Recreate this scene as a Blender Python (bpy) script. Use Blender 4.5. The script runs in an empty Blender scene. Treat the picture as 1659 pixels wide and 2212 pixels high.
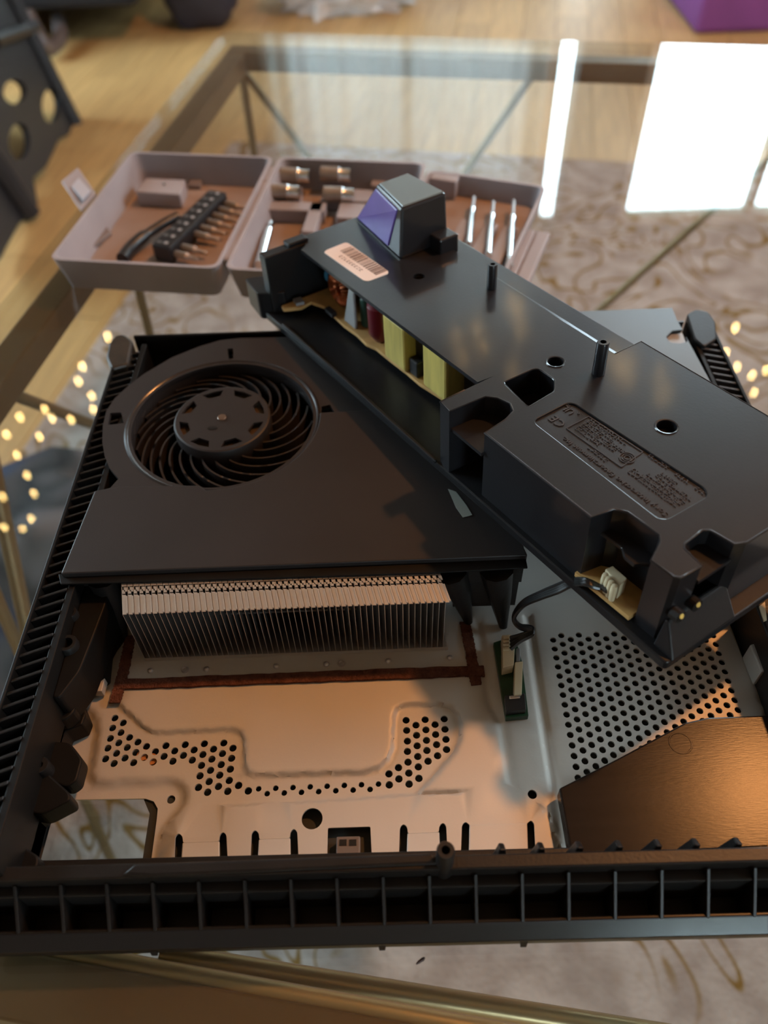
import bpy, bmesh, math, random
import numpy as np
from mathutils import Vector, Matrix
from mathutils.geometry import delaunay_2d_cdt

random.seed(7)
sc = bpy.context.scene
COL = sc.collection

# ------------------------------------------------------------------ camera
FPX, CX, CY = 1700.0, 829.5, 1106.0
PITCH, ROLL, YAW = math.radians(49.0), math.radians(2.4), math.radians(-0.95)
C = np.array([0.0, 0.0, 0.276])
fw = np.array([math.sin(YAW)*math.cos(PITCH), math.cos(YAW)*math.cos(PITCH), -math.sin(PITCH)])
r0 = np.array([math.cos(YAW), -math.sin(YAW), 0.0]); u0 = np.cross(r0, fw)
rt = r0*math.cos(ROLL) - u0*math.sin(ROLL); up = u0*math.cos(ROLL) + r0*math.sin(ROLL)
cam_d = bpy.data.cameras.new('camera'); cam = bpy.data.objects.new('camera', cam_d); COL.objects.link(cam)
cam.matrix_world = Matrix(((rt[0], up[0], -fw[0], C[0]), (rt[1], up[1], -fw[1], C[1]), (rt[2], up[2], -fw[2], C[2]), (0, 0, 0, 1)))
cam_d.sensor_fit = 'AUTO'; cam_d.sensor_width = 36.0; cam_d.lens = FPX/2212*36.0
cam_d.clip_start = 0.01; cam_d.clip_end = 60
cam_d.dof.use_dof = True; cam_d.dof.focus_distance = 0.285; cam_d.dof.aperture_fstop = cam_d.lens/3.4
cam_d.dof.aperture_blades = 0
sc.camera = cam

# ------------------------------------------------------------------ world, daylight, exposure
world = bpy.data.worlds.new('world'); sc.world = world; world.use_nodes = True
bg = world.node_tree.nodes['Background']; bg.inputs[0].default_value = (0.70, 0.87, 1.0, 1); bg.inputs[1].default_value = 21.0
sc.view_settings.view_transform = 'Standard'; sc.view_settings.look = 'None'
sc.view_settings.gamma = 1.0; sc.view_settings.use_curve_mapping = False
sc.view_settings.exposure = 0.0
sc.cycles.use_denoising = True
sc.cycles.transparent_max_bounces = 24; sc.cycles.max_bounces = 10; sc.cycles.diffuse_bounces = 4; sc.cycles.glossy_bounces = 5
sc.cycles.sample_clamp_indirect = 6.0; sc.cycles.caustics_reflective = False; sc.cycles.caustics_refractive = False

def ray(px, py): return rt*((px-CX)/FPX) - up*((py-CY)/FPX) + fw
def U(px, py, z):
    d = ray(px, py); t = (z-C[2])/d[2]; p = C + t*d
    return Vector((p[0], p[1], z))
def UP(px, py, P, N):
    d = ray(px, py); P = np.array(P); N = np.array(N); t = ((P-C)@N)/(d@N); return Vector(C + t*d)
def U2(pts, z): return [tuple(U(x, y, z)[:2]) for x, y in pts]

# ------------------------------------------------------------------ materials
MATS = {}
def mat(name, col, rough=0.5, metal=0.0, var=0.0, scale=40.0, bump=0.0, bscale=200.0, spec=0.5, coat=0.0, rand=0.0, alpha=1.0, trans=0.0, stretch=None):
    if name in MATS: return MATS[name]
    m = bpy.data.materials.new(name); m.use_nodes = True; nt = m.node_tree; N = nt.nodes; L = nt.links
    b = N['Principled BSDF']; b.inputs['Roughness'].default_value = rough; b.inputs['Metallic'].default_value = metal
    b.inputs['Specular IOR Level'].default_value = spec; b.inputs['Coat Weight'].default_value = coat; b.inputs['Coat Roughness'].default_value = 0.10; b.inputs['Alpha'].default_value = alpha
    b.inputs['Transmission Weight'].default_value = trans
    b.inputs['Base Color'].default_value = (*col, 1)
    tc = N.new('ShaderNodeTexCoord')
    vec = tc.outputs['Object']
    if stretch:
        mp = N.new('ShaderNodeMapping'); mp.inputs['Scale'].default_value = stretch; L.new(vec, mp.inputs[0]); vec = mp.outputs[0]
    src = None
    if var > 0 or rand > 0:
        rgb = N.new('ShaderNodeHueSaturation'); rgb.inputs['Color'].default_value = (*col, 1)
        val = None
        if var > 0:
            n = N.new('ShaderNodeTexNoise'); n.inputs['Scale'].default_value = scale; n.inputs['Detail'].default_value = 4
            L.new(vec, n.inputs['Vector'])
            mr = N.new('ShaderNodeMapRange'); mr.inputs[1].default_value = 0.3; mr.inputs[2].default_value = 0.7
            mr.inputs[3].default_value = 1-var; mr.inputs[4].default_value = 1+var; L.new(n.outputs[0], mr.inputs[0]); val = mr.outputs[0]
        if rand > 0:
            oi = N.new('ShaderNodeObjectInfo'); m2 = N.new('ShaderNodeMapRange'); m2.inputs[3].default_value = 1-rand; m2.inputs[4].default_value = 1+rand
            L.new(oi.outputs['Random'], m2.inputs[0])
            if val is None: val = m2.outputs[0]
            else:
                mm = N.new('ShaderNodeMath'); mm.operation = 'MULTIPLY'; L.new(val, mm.inputs[0]); L.new(m2.outputs[0], mm.inputs[1]); val = mm.outputs[0]
        L.new(val, rgb.inputs['Value']); L.new(rgb.outputs[0], b.inputs['Base Color'])
    if bump > 0:
        n2 = N.new('ShaderNodeTexNoise'); n2.inputs['Scale'].default_value = bscale; n2.inputs['Detail'].default_value = 3
        L.new(vec, n2.inputs['Vector'])
        bp = N.new('ShaderNodeBump'); bp.inputs['Strength'].default_value = bump; bp.inputs['Distance'].default_value = 0.001
        L.new(n2.outputs[0], bp.inputs['Height']); L.new(bp.outputs[0], b.inputs['Normal'])
    MATS[name] = m; return m
def emit(name, col, s):
    m = bpy.data.materials.new(name); m.use_nodes = True; nt = m.node_tree; nt.nodes.clear()
    e = nt.nodes.new('ShaderNodeEmission'); e.inputs[0].default_value = (*col, 1); e.inputs[1].default_value = s
    o = nt.nodes.new('ShaderNodeOutputMaterial'); nt.links.new(e.outputs[0], o.inputs[0]); return m
def glassmat(name, tint, ior=1.5):
    m = bpy.data.materials.new(name); m.use_nodes = True; nt = m.node_tree; N = nt.nodes; L = nt.links; N.clear()
    o = N.new('ShaderNodeOutputMaterial'); mx = N.new('ShaderNodeMixShader'); t = N.new('ShaderNodeBsdfTransparent'); g = N.new('ShaderNodeBsdfGlossy')
    t.inputs[0].default_value = (*tint, 1); g.inputs['Roughness'].default_value = 0.0; g.inputs[0].default_value = (1, 1, 1, 1)
    ge = N.new('ShaderNodeNewGeometry'); mr = N.new('ShaderNodeMapRange'); mr.inputs[3].default_value = ior; mr.inputs[4].default_value = 1/ior
    L.new(ge.outputs['Backfacing'], mr.inputs[0]); f = N.new('ShaderNodeFresnel'); L.new(mr.outputs[0], f.inputs['IOR'])
    L.new(f.outputs[0], mx.inputs[0]); L.new(t.outputs[0], mx.inputs[1]); L.new(g.outputs[0], mx.inputs[2]); L.new(mx.outputs[0], o.inputs[0])
    return m

M_black = mat('black_plastic', (0.011, 0.010, 0.0095), 0.40, spec=0.3, var=0.25, scale=60, bump=0.08, bscale=900)
M_dark = mat('dull_black_housing', (0.0065, 0.006, 0.0055), 0.5, spec=0.16, var=0.2, scale=60)
M_cover = mat('matte_black_cover', (0.022, 0.018, 0.017), 0.48, spec=0.35, var=0.12, scale=30, bump=0.05, bscale=1500)
M_psu = mat('satin_black_plastic', (0.012, 0.012, 0.014), 0.36, var=0.2, scale=25, bump=0.03, bscale=700, spec=0.2, coat=0.5)
M_psub = mat('black_base_plastic', (0.010, 0.010, 0.011), 0.36, spec=0.35, var=0.2, scale=25, bump=0.04, bscale=700)
M_steel = mat('zinc_steel', (0.56, 0.53, 0.48), 0.55, metal=0.30, var=0.05, scale=18, bump=0.03, bscale=1200)
M_shield = mat('shield_steel', (0.14, 0.165, 0.18), 0.42, metal=0.6, var=0.05, scale=15)
M_fin = mat('fin_aluminium', (0.62, 0.58, 0.55), 0.36, metal=0.8, var=0.06, scale=80)
M_foam = mat('brown_foam_tape', (0.125, 0.052, 0.036), 0.95, var=0.35, scale=500, bump=0.9, bscale=1500, spec=0.1)
M_drive = mat('dark_brown_cover', (0.014, 0.010, 0.008), 0.21, var=0.2, scale=30, bump=0.03, bscale=400, spec=0.13, stretch=(1, 8, 1))
M_board = mat('dark_board', (0.020, 0.022, 0.017), 0.6)
M_pcb = mat('green_board', (0.01, 0.05, 0.02), 0.4, var=0.2, scale=200)
M_cream = mat('cream_connector', (0.62, 0.54, 0.36), 0.5)
M_tan = mat('tan_board', (0.55, 0.33, 0.12), 0.55, var=0.15, scale=150)
M_yellow = mat('yellow_tape', (0.55, 0.44, 0.12), 0.4, var=0.25, scale=60, stretch=(3, 3, .4))
M_red = mat('dark_red_capacitor', (0.13, 0.012, 0.02), 0.3)
M_blue = mat('blue_capacitor', (0.03, 0.20, 0.35), 0.4)
M_teal = mat('green_capacitor', (0.03, 0.09, 0.07), 0.4)
M_copper = mat('copper_winding', (0.45, 0.13, 0.05), 0.3, metal=0.8, var=0.3, scale=300)
M_grey = mat('grey_metal', (0.32, 0.32, 0.32), 0.45, metal=0.5)
M_chrome = mat('bright_metal', (0.75, 0.77, 0.78), 0.22, metal=1.0)
M_brassbit = mat('dull_bit_metal', (0.40, 0.34, 0.29), 0.4, metal=0.7, var=0.2, scale=100)
M_sticker = mat('sticker_paper', (0.82, 0.74, 0.69), 0.6)
M_ink = mat('sticker_ink', (0.14, 0.10, 0.09), 0.6)
M_purple = mat('purple_plastic', (0.11, 0.065, 0.30), 0.35, var=0.15, scale=40)
M_wire = mat('black_wire', (0.012, 0.012, 0.012), 0.3)
M_case = mat('grey_case_plastic', (0.34, 0.31, 0.325), 0.5, var=0.08, scale=30)
M_casein = mat('shade_tinted_case_floor', (0.32, 0.24, 0.20), 0.55, var=0.12, scale=25)  # brown in the colour stands for shading and light passing through the plastic
M_bits = mat('bit_rail_plastic', (0.016, 0.016, 0.018), 0.35)
M_brass = mat('brass_tube', (0.46, 0.35, 0.18), 0.34, metal=0.6, var=0.08, scale=20)
M_leg = mat('shaded_brass_leg', (0.20, 0.135, 0.06), 0.4, metal=0.5, var=0.1, scale=20)  # the tubes' brass, darkened in colour because the legs are out of the light
M_rail = mat('brass_rail', (0.13, 0.08, 0.032), 0.4, metal=0.45, var=0.12, scale=12)
M_stool = mat('stool_plastic', (0.011, 0.011, 0.0135), 0.42, var=0.15, scale=30, bump=0.1, bscale=400)
M_sofa = mat('sofa_fabric', (0.016, 0.017, 0.022), 0.9, bump=0.4, bscale=600)
M_bag = mat('navy_bag_fabric', (0.025, 0.028, 0.050), 0.6, var=0.2, scale=20, bump=0.3, bscale=80)
M_plum = mat('purple_fabric', (0.20, 0.055, 0.24), 0.8, var=0.1, scale=10, bump=0.3, bscale=500)
M_wallfar = mat('backlit_brown_wall', (0.20, 0.135, 0.10), 0.8, var=0.05, scale=3)  # brown wall, its colour darkened to stand for being backlit
M_wall = mat('cream_wall_paint', (0.40, 0.38, 0.36), 0.85, var=0.04, scale=3)
M_ceil = mat('ceiling_paint', (0.36, 0.35, 0.34), 0.9)
M_white = mat('white_trim_paint', (0.80, 0.80, 0.76), 0.5)
M_joint = mat('floor_joint', (0.10, 0.055, 0.025), 0.8)

def wood(name, col, rand):
    m = mat(name, col, 0.5, var=0.16, scale=6, rand=rand, stretch=(14, 1.2, 14)); return m
M_plank = wood('oak_plank', (0.52, 0.33, 0.13), 0.12)

def rugmat():
    m = bpy.data.materials.new('rug_pile'); m.use_nodes = True; nt = m.node_tree; N = nt.nodes; L = nt.links; b = N['Principled BSDF']
    b.inputs['Roughness'].default_value = 0.95; b.inputs['Specular IOR Level'].default_value = 0.1
    tc = N.new('ShaderNodeTexCoord')
    n = N.new('ShaderNodeTexNoise'); n.inputs['Scale'].default_value = 7.5; n.inputs['Detail'].default_value = 1.0; n.inputs['Distortion'].default_value = 1.6
    L.new(tc.outputs['Object'], n.inputs['Vector'])
    pp = N.new('ShaderNodeMath'); pp.operation = 'PINGPONG'; pp.inputs[1].default_value = 0.085; L.new(n.outputs[0], pp.inputs[0])
    mr = N.new('ShaderNodeMapRange'); mr.inputs[1].default_value = 0.010; mr.inputs[2].default_value = 0.026; mr.inputs[3].default_value = 1; mr.inputs[4].default_value = 0
    L.new(pp.outputs[0], mr.inputs[0])
    msk = N.new('ShaderNodeTexNoise'); msk.inputs['Scale'].default_value = 3.2; L.new(tc.outputs['Object'], msk.inputs['Vector'])
    mk = N.new('ShaderNodeMapRange'); mk.inputs[1].default_value = 0.38; mk.inputs[2].default_value = 0.46; L.new(msk.outputs[0], mk.inputs[0])
    mu = N.new('ShaderNodeMath'); mu.operation = 'MULTIPLY'; L.new(mr.outputs[0], mu.inputs[0]); L.new(mk.outputs[0], mu.inputs[1])
    n2 = N.new('ShaderNodeTexNoise'); n2.inputs['Scale'].default_value = 28; n2.inputs['Detail'].default_value = 4; L.new(tc.outputs['Object'], n2.inputs['Vector'])
    cr = N.new('ShaderNodeValToRGB'); cr.color_ramp.elements[0].position = 0.35; cr.color_ramp.elements[0].color = (0.30, 0.24, 0.215, 1)
    cr.color_ramp.elements[1].position = 0.65; cr.color_ramp.elements[1].color = (0.45, 0.385, 0.355, 1); L.new(n2.outputs[0], cr.inputs[0])
    mx = N.new('ShaderNodeMix'); mx.data_type = 'RGBA'; mx.inputs['B'].default_value = (0.20, 0.115, 0.03, 1)
    L.new(mu.outputs[0], mx.inputs['Factor']); L.new(cr.outputs[0], mx.inputs['A']); L.new(mx.outputs['Result'], b.inputs['Base Color'])
    bp = N.new('ShaderNodeBump'); bp.inputs['Strength'].default_value = 0.6; bp.inputs['Distance'].default_value = 0.004
    n3 = N.new('ShaderNodeTexNoise'); n3.inputs['Scale'].default_value = 220; L.new(tc.outputs['Object'], n3.inputs['Vector'])
    L.new(n3.outputs[0], bp.inputs['Height']); L.new(bp.outputs[0], b.inputs['Normal'])
    return m
M_rug = rugmat()

# ------------------------------------------------------------------ builders
WM = {}
I4 = Matrix.Identity(4)
def thing(name, label, cat, loc=(0, 0, 0), mtx=None, group=None):
    o = bpy.data.objects.new(name, None); COL.objects.link(o)
    m = mtx if mtx is not None else Matrix.Translation(Vector(loc)); o.matrix_world = m; WM[o.name] = m.copy()
    o.empty_display_size = 0.02
    o['label'] = label; o['category'] = cat
    if group: o['group'] = group
    return o
def tag(o, label, cat, group=None):
    o['label'] = label; o['category'] = cat
    if group: o['group'] = group
    return o
def link(name, me, parent=None, local=False, at=None):
    o = bpy.data.objects.new(name, me); COL.objects.link(o)
    if at is not None: o.matrix_world = at
    if parent is not None:
        o.parent = parent
        if not local:
            o.matrix_parent_inverse = WM.get(parent.name, I4).inverted()
    WM[o.name] = I4
    return o
class MB:
    def __init__(s): s.v = []; s.f = []
    def add(s, vs, fs):
        k = len(s.v); s.v += [tuple(x) for x in vs]; s.f += [tuple(i+k for i in f) for f in fs]; return s
    def box(s, x0, x1, y0, y1, z0, z1):
        return s.add([(x0, y0, z0), (x1, y0, z0), (x1, y1, z0), (x0, y1, z0), (x0, y0, z1), (x1, y0, z1), (x1, y1, z1), (x0, y1, z1)],
                     [(0, 3, 2, 1), (4, 5, 6, 7), (0, 1, 5, 4), (1, 2, 6, 5), (2, 3, 7, 6), (3, 0, 4, 7)])
    def prism(s, poly, z0, z1, top=None):
        poly = [tuple(p[:2]) for p in poly]
        a = sum(poly[i][0]*poly[(i+1) % len(poly)][1]-poly[(i+1) % len(poly)][0]*poly[i][1] for i in range(len(poly)))
        tp = top or poly
        if a < 0: poly = poly[::-1]; tp = list(tp)[::-1]
        n = len(poly)
        return s.add([(x, y, z0) for x, y in poly]+[(x, y, z1) for x, y in tp],
                     [tuple(range(n))[::-1], tuple(range(n, 2*n))]+[(i, (i+1) % n, n+(i+1) % n, n+i) for i in range(n)])
    def hull(s, bot, top):          # two matching 3-D loops
        n = len(bot); return s.add(list(bot)+list(top), [tuple(range(n))[::-1], tuple(range(n, 2*n))]+[(i, (i+1) % n, n+(i+1) % n, n+i) for i in range(n)])
    def tube(s, path, r, seg=8, caps=True):
        P = [Vector(p) for p in path]; rings = []; ref = None
        for i, p in enumerate(P):
            d = (P[min(i+1, len(P)-1)]-P[max(i-1, 0)]).normalized()
            if ref is None: ref = d.orthogonal().normalized()
            ref = (ref-d*ref.dot(d)).normalized(); b = d.cross(ref); rr = r[i] if isinstance(r, (list, tuple)) else r
            rings.append([p+(ref*math.cos(2*math.pi*k/seg)+b*math.sin(2*math.pi*k/seg))*rr for k in range(seg)])
        vs = [q for g in rings for q in g]; fs = []
        for i in range(len(P)-1):
            for k in range(seg):
                fs.append((i*seg+k, i*seg+(k+1) % seg, (i+1)*seg+(k+1) % seg, (i+1)*seg+k))
        if caps: fs += [tuple(range(seg))[::-1], tuple(range((len(P)-1)*seg, len(P)*seg))]
        return s.add(vs, fs)
    def lathe(s, prof, c=(0, 0, 0), seg=32, closed=False):
        n = len(prof); vs = []; fs = []
        for k in range(seg):
            a = 2*math.pi*k/seg
            for r, z in prof: vs.append((c[0]+r*math.cos(a), c[1]+r*math.sin(a), c[2]+z))
        for k in range(seg):
            k2 = (k+1) % seg
            for i in range(n-1 if not closed else n):
                j = (i+1) % n; fs.append((k*n+i, k2*n+i, k2*n+j, k*n+j))
        return s.add(vs, fs)
    def mesh(s, name, m, bevel=0, smooth=False, seg=2):
        me = bpy.data.meshes.new(name); me.from_pydata(s.v, [], s.f); me.validate()
        bm = bmesh.new(); bm.from_mesh(me); bmesh.ops.remove_doubles(bm, verts=bm.verts, dist=1e-7); bmesh.ops.recalc_face_normals(bm, faces=bm.faces)
        if bevel > 0:
            es = [e for e in bm.edges if len(e.link_faces) == 2 and e.calc_face_angle(0) > 0.5]
            bmesh.ops.bevel(bm, geom=es, offset=bevel, segments=seg, affect='EDGES', profile=0.5, clamp_overlap=True)
        if smooth:
            for f in bm.faces: f.smooth = True
        bm.to_mesh(me); bm.free()
        if smooth: me.set_sharp_from_angle(angle=math.radians(40))
        me.materials.append(m); return me
    def build(s, name, m, parent=None, local=False, bevel=0, smooth=False, at=None, seg=2):
        return link(name, s.mesh(name, m, bevel, smooth, seg), parent, local, at)

def pip(pts, poly):
    x = pts[:, 0]; y = pts[:, 1]; r = np.zeros(len(pts), bool); n = len(poly)
    for i in range(n):
        x1, y1 = poly[i]; x2, y2 = poly[(i+1) % n]
        c = ((y1 > y) != (y2 > y))
        with np.errstate(divide='ignore', invalid='ignore'): r ^= c & (x < (x2-x1)*(y-y1)/((y2-y1) if y2 != y1 else 1e-30)+x1)
    return r
def circ(cx, cy, r, n=12, ry=None, ph=0.0): return [(cx+r*math.cos(2*math.pi*i/n+ph), cy+(ry or r)*math.sin(2*math.pi*i/n+ph)) for i in range(n)]
def sheet(outer, holes, z0, z1, extra=(), zf=None):
    """flat sheet of thickness z0..z1 with through holes; zf(xy) -> relief"""
    vs = []; es = []
    for loop in [outer]+list(holes):
        k = len(vs); n = len(loop); vs += [Vector(p[:2]) for p in loop]; es += [(k+i, k+(i+1) % n) for i in range(n)]
    vs += [Vector(p) for p in extra]
    ov, oe, of, *_ = delaunay_2d_cdt(vs, es, [], 0, 1e-6)
    P = np.array([tuple(v) for v in ov]); T = np.array([f for f in of if len(f) == 3]); cen = P[T].mean(1)
    keep = pip(cen, outer)
    for h in holes:
        h = np.array(h); lo, hi = h.min(0), h.max(0)
        idx = np.where(keep & (cen[:, 0] > lo[0]) & (cen[:, 0] < hi[0]) & (cen[:, 1] > lo[1]) & (cen[:, 1] < hi[1]))[0]
        if len(idx): keep[idx[pip(cen[idx], [tuple(q) for q in h])]] = False
    T = T[keep]
    a = P[T]; cr = (a[:, 1, 0]-a[:, 0, 0])*(a[:, 2, 1]-a[:, 0, 1])-(a[:, 1, 1]-a[:, 0, 1])*(a[:, 2, 0]-a[:, 0, 0])
    T[cr < 0] = T[cr < 0][:, ::-1]
    dz = zf(P) if zf is not None else np.zeros(len(P)); n = len(P)
    mb = MB(); mb.v = [(x, y, z1+d) for (x, y), d in zip(P, dz)]+[(x, y, z0+d) for (x, y), d in zip(P, dz)]
    mb.f = [tuple(t) for t in T]+[tuple(t[::-1]+n) for t in T]
    cnt = {}
    for t in T:
        for i in range(3):
            e = (int(t[i]), int(t[(i+1) % 3])); cnt[e] = 1
    for (i, j) in cnt:
        if (j, i) not in cnt: mb.f.append((i, i+n, j+n, j))
    return mb
def fillet(poly, r, n=4):
    out = []; m = len(poly)
    for i in range(m):
        a = Vector(poly[i-1][:2]); b = Vector(poly[i][:2]); c = Vector(poly[(i+1) % m][:2])
        d1 = (a-b); d2 = (c-b); rr = min(r, d1.length*.45, d2.length*.45); p = b+d1.normalized()*rr; q = b+d2.normalized()*rr
        for k in range(n+1):
            t = k/n; out.append(tuple((1-t)**2*p+2*t*(1-t)*b+t*t*q))
    return out
def tocurve(path, n=6):
    """Catmull-Rom through points"""
    P = [Vector(p) for p in path]; P = [2*P[0]-P[1]]+P+[2*P[-1]-P[-2]]; out = []
    for i in range(1, len(P)-2):
        for k in range(n):
            t = k/n; a, b, c, d = P[i-1:i+3]
            out.append(.5*((2*b)+(c-a)*t+(2*a-5*b+4*c-d)*t*t+(3*b-a-3*c+d)*t**3))
    return out+[P[-2]]

# ================================================================== ROOM
FL = -0.45
RX0, RX1, RY0, RY1, RZ = -2.6, 2.6, -2.2, 3.3, 2.05
def struct(name, mb, m, **k):
    o = mb.build(name, m, **k)
    o['kind'] = 'structure'; return o
floor = struct('floor', MB().box(RX0, RX1, RY0, RY1, FL-.05, FL-.004), M_joint)
TA = math.radians(-10.0)
ta = Vector((math.cos(TA), math.sin(TA), 0)); tb = Vector((-math.sin(TA), math.cos(TA), 0))
# oak strips, laid along the table's long sides
PW, PL = 0.085, 0.62
pm = MB().box(-PW/2+.0008, PW/2-.0008, -PL/2+.0008, PL/2-.0008, -.004, 0).mesh('plank', M_plank)
cnt = 0; rest = MB()
rz = Matrix.Rotation(TA, 4, 'Z')
for i in range(-36, 40):
    for j in range(-5, 8):
        c = ta*(i*PW)+tb*((j+((i*0.37) % 1.0))*PL); c = c+Vector((0, .4, FL))
        if not (RX0+.05 < c.x < RX1-.05 and RY0+.05 < c.y < RY1-.05): continue
        v = np.array(c)-C; d = v@fw
        px = CX+FPX*(v@rt)/d if d > .1 else 1e6; py = CY-FPX*(v@up)/d if d > .1 else 1e6
        if d > .1 and -500 < px < 1900 and -400 < py < 2500 and cnt < 300:
            link('plank', pm, floor, at=Matrix.Translation(c) @ rz); cnt += 1
        else:
            w = Matrix.Translation(c) @ rz
            q = [w @ Vector(p) for p in ((-PW/2+.0008, -PL/2+.0008, 0), (PW/2-.0008, -PL/2+.0008, 0), (PW/2-.0008, PL/2-.0008, 0), (-PW/2+.0008, PL/2-.0008, 0))]
            rest.add(q, [(0, 1, 2, 3)])
ro = rest.build('plank_field', M_plank, floor); ro['kind'] = 'stuff'
struct('ceiling', MB().box(RX0, RX1, RY0, RY1, RZ, RZ+.05), M_ceil)
W4 = (0.9, 2.5, 0.05, 1.50)
wl = MB()
for a in ((RY0, W4[0], FL, RZ), (W4[1], RY1, FL, RZ), (W4[0], W4[1], FL, W4[2]), (W4[0], W4[1], W4[3], RZ)): wl.box(RX0-.1, RX0, a[0], a[1], a[2], a[3])
struct('wall_left', wl, M_wall)
W3 = (0.1, 1.1, 0.85, 1.85)
wr = MB()
for a in ((RY0, W3[0], FL, RZ), (W3[1], RY1, FL, RZ), (W3[0], W3[1], FL, W3[2]), (W3[0], W3[1], W3[3], RZ)): wr.box(RX1, RX1+.1, a[0], a[1], a[2], a[3])
struct('wall_right', wr, M_wall)
D3 = (0.62, 1.25, FL, 0.65)
wk = MB()
for a in ((RX0, D3[0], FL, RZ), (D3[1], RX1, FL, RZ), (D3[0], D3[1], D3[3], RZ)): wk.box(a[0], a[1], RY0-.1, RY0, a[2], a[3])
struct('wall_back', wk, M_wall)
# far wall with a window and a glazed door, both open to the sky
W1 = (1.05, 2.25, 0.55, 1.62); D1 = (-0.40, 0.64, FL, 1.93); D2 = (0.70, 0.78, FL, 1.60)
wf = MB()
for a in ((RX0, D1[0], FL, RZ), (D1[1], D2[0], FL, RZ), (D2[0], D2[1], D2[3], RZ), (D2[1], W1[0], FL, RZ), (W1[1], RX1, FL, RZ), (D1[0], D1[1], D1[3], RZ), (W1[0], W1[1], W1[3], RZ), (W1[0], W1[1], FL, W1[2])):
    wf.box(a[0], a[1], RY1, RY1+.14, a[2], a[3])
struct('wall_far', wf, M_wallfar)
M_pane = glassmat('window_glass', (0.97, 0.99, 0.98), 1.45)
def frame_opening(name, o4, y, bars):
    x0, x1, z0, z1 = o4; t = .05
    mb = MB(); mb.box(x0, x0+t, y, y+.06, z0, z1); mb.box(x1-t, x1, y, y+.06, z0, z1); mb.box(x0+t, x1-t, y, y+.06, z0, z0+t); mb.box(x0+t, x1-t, y, y+.06, z1-t, z1)
    for b in bars: mb.box(b-.02, b+.02, y+.005, y+.055, z0+t, z1-t)
    o = struct(name, mb, M_white)
    xs = [x0+t]+[b for b in bars]+[x1-t]
    for k in range(len(xs)-1):
        MB().box(xs[k]+(.02 if k else 0), xs[k+1]-(.02 if k < len(xs)-2 else 0), y+.026, y+.032, z0+t, z1-t).build('pane', M_pane, o)
    return o
frame_opening('window_1', W1, RY1+.05, [1.66])
frame_opening('door_1', D1, RY1+.05, [0.11])
frame_opening('window_5', D3, RY0-.09, [])
def added_side_window(name, W, x_, portal, face):
    mid = (W[0]+W[1])/2; m_ = MB()
    for a in ((W[0], W[0]+.05, W[2], W[3]), (W[1]-.05, W[1], W[2], W[3]), (W[0]+.05, W[1]-.05, W[2], W[2]+.05), (W[0]+.05, W[1]-.05, W[3]-.05, W[3]), (mid-.02, mid+.02, W[2]+.05, W[3]-.05)): m_.box(x_, x_+.05, a[0], a[1], a[2], a[3])
    o = struct(name, m_, M_white)
    for a, b in ((W[0]+.05, mid-.02), (mid+.02, W[1]-.05)): MB().box(x_+.022, x_+.028, a, b, W[2]+.05, W[3]-.05).build('pane', M_pane, o)
    ld = bpy.data.lights.new(portal, 'AREA'); ld.shape = 'RECTANGLE'; ld.size = W[1]-W[0]; ld.size_y = W[3]-W[2]; ld.cycles.is_portal = True
    lo = bpy.data.objects.new(portal, ld); COL.objects.link(lo); lo.location = (x_+(.06 if face > 0 else -.01), mid, (W[2]+W[3])/2); lo.rotation_euler = (math.radians(90), 0, math.radians(90*face))
added_side_window('added_window_right', W3, RX1+.03, 'added_right_daylight', 1)  # unseen window, added in the right wall for cool fill light
added_side_window('added_window_left', W4, RX0-.08, 'added_left_daylight', -1)  # unseen window, added in the left wall to brighten that side's floor
ld = bpy.data.lights.new('back_daylight', 'AREA'); ld.shape = 'RECTANGLE'; ld.size = D3[1]-D3[0]; ld.size_y = D3[3]-D3[2]; ld.cycles.is_portal = True
lo = bpy.data.objects.new('back_daylight', ld); COL.objects.link(lo); lo.location = ((D3[0]+D3[1])/2, RY0-.095, (D3[2]+D3[3])/2); lo.rotation_euler = (math.radians(90), 0, 0)
struct('trim_1', MB().box(0.645, 0.695, RY1-.02, RY1, FL, 1.93), M_white)
struct('window_3', MB().box(D2[0], D2[1], RY1+.06, RY1+.066, FL, D2[3]), M_pane)
struct('ground', MB().box(-40, 40, -40, 40, -.75, -.70), mat('outdoor_ground', (.16, .17, .13), .9, var=.3, scale=.5))
for nm, o4 in (('window_daylight', W1), ('door_daylight', D1), ('sidelight_daylight', D2)):
    ld = bpy.data.lights.new(nm, 'AREA'); ld.shape = 'RECTANGLE'; ld.size = o4[1]-o4[0]; ld.size_y = o4[3]-o4[2]; ld.energy = 1.0
    ld.cycles.is_portal = True
    lo = bpy.data.objects.new(nm, ld); COL.objects.link(lo)
    lo.location = ((o4[0]+o4[1])/2, RY1+.13, (o4[2]+o4[3])/2); lo.rotation_euler = (math.radians(-90), 0, 0)
# sheer curtain in front of the door
def sheermat():
    m = bpy.data.materials.new('sheer_curtain'); m.use_nodes = True; nt = m.node_tree; N = nt.nodes; L = nt.links; N.clear()
    o = N.new('ShaderNodeOutputMaterial'); mx = N.new('ShaderNodeMixShader'); t = N.new('ShaderNodeBsdfTransparent'); tr = N.new('ShaderNodeBsdfTranslucent'); df = N.new('ShaderNodeBsdfDiffuse'); m2 = N.new('ShaderNodeMixShader')
    tr.inputs[0].default_value = (.20, .20, .192, 1); df.inputs[0].default_value = (.75, .73, .68, 1); mx.inputs[0].default_value = .97; m2.inputs[0].default_value = .5
    L.new(df.outputs[0], m2.inputs[1]); L.new(tr.outputs[0], m2.inputs[2]); L.new(t.outputs[0], mx.inputs[1]); L.new(m2.outputs[0], mx.inputs[2]); L.new(mx.outputs[0], o.inputs[0]); return m
M_sheer = sheermat()
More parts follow.
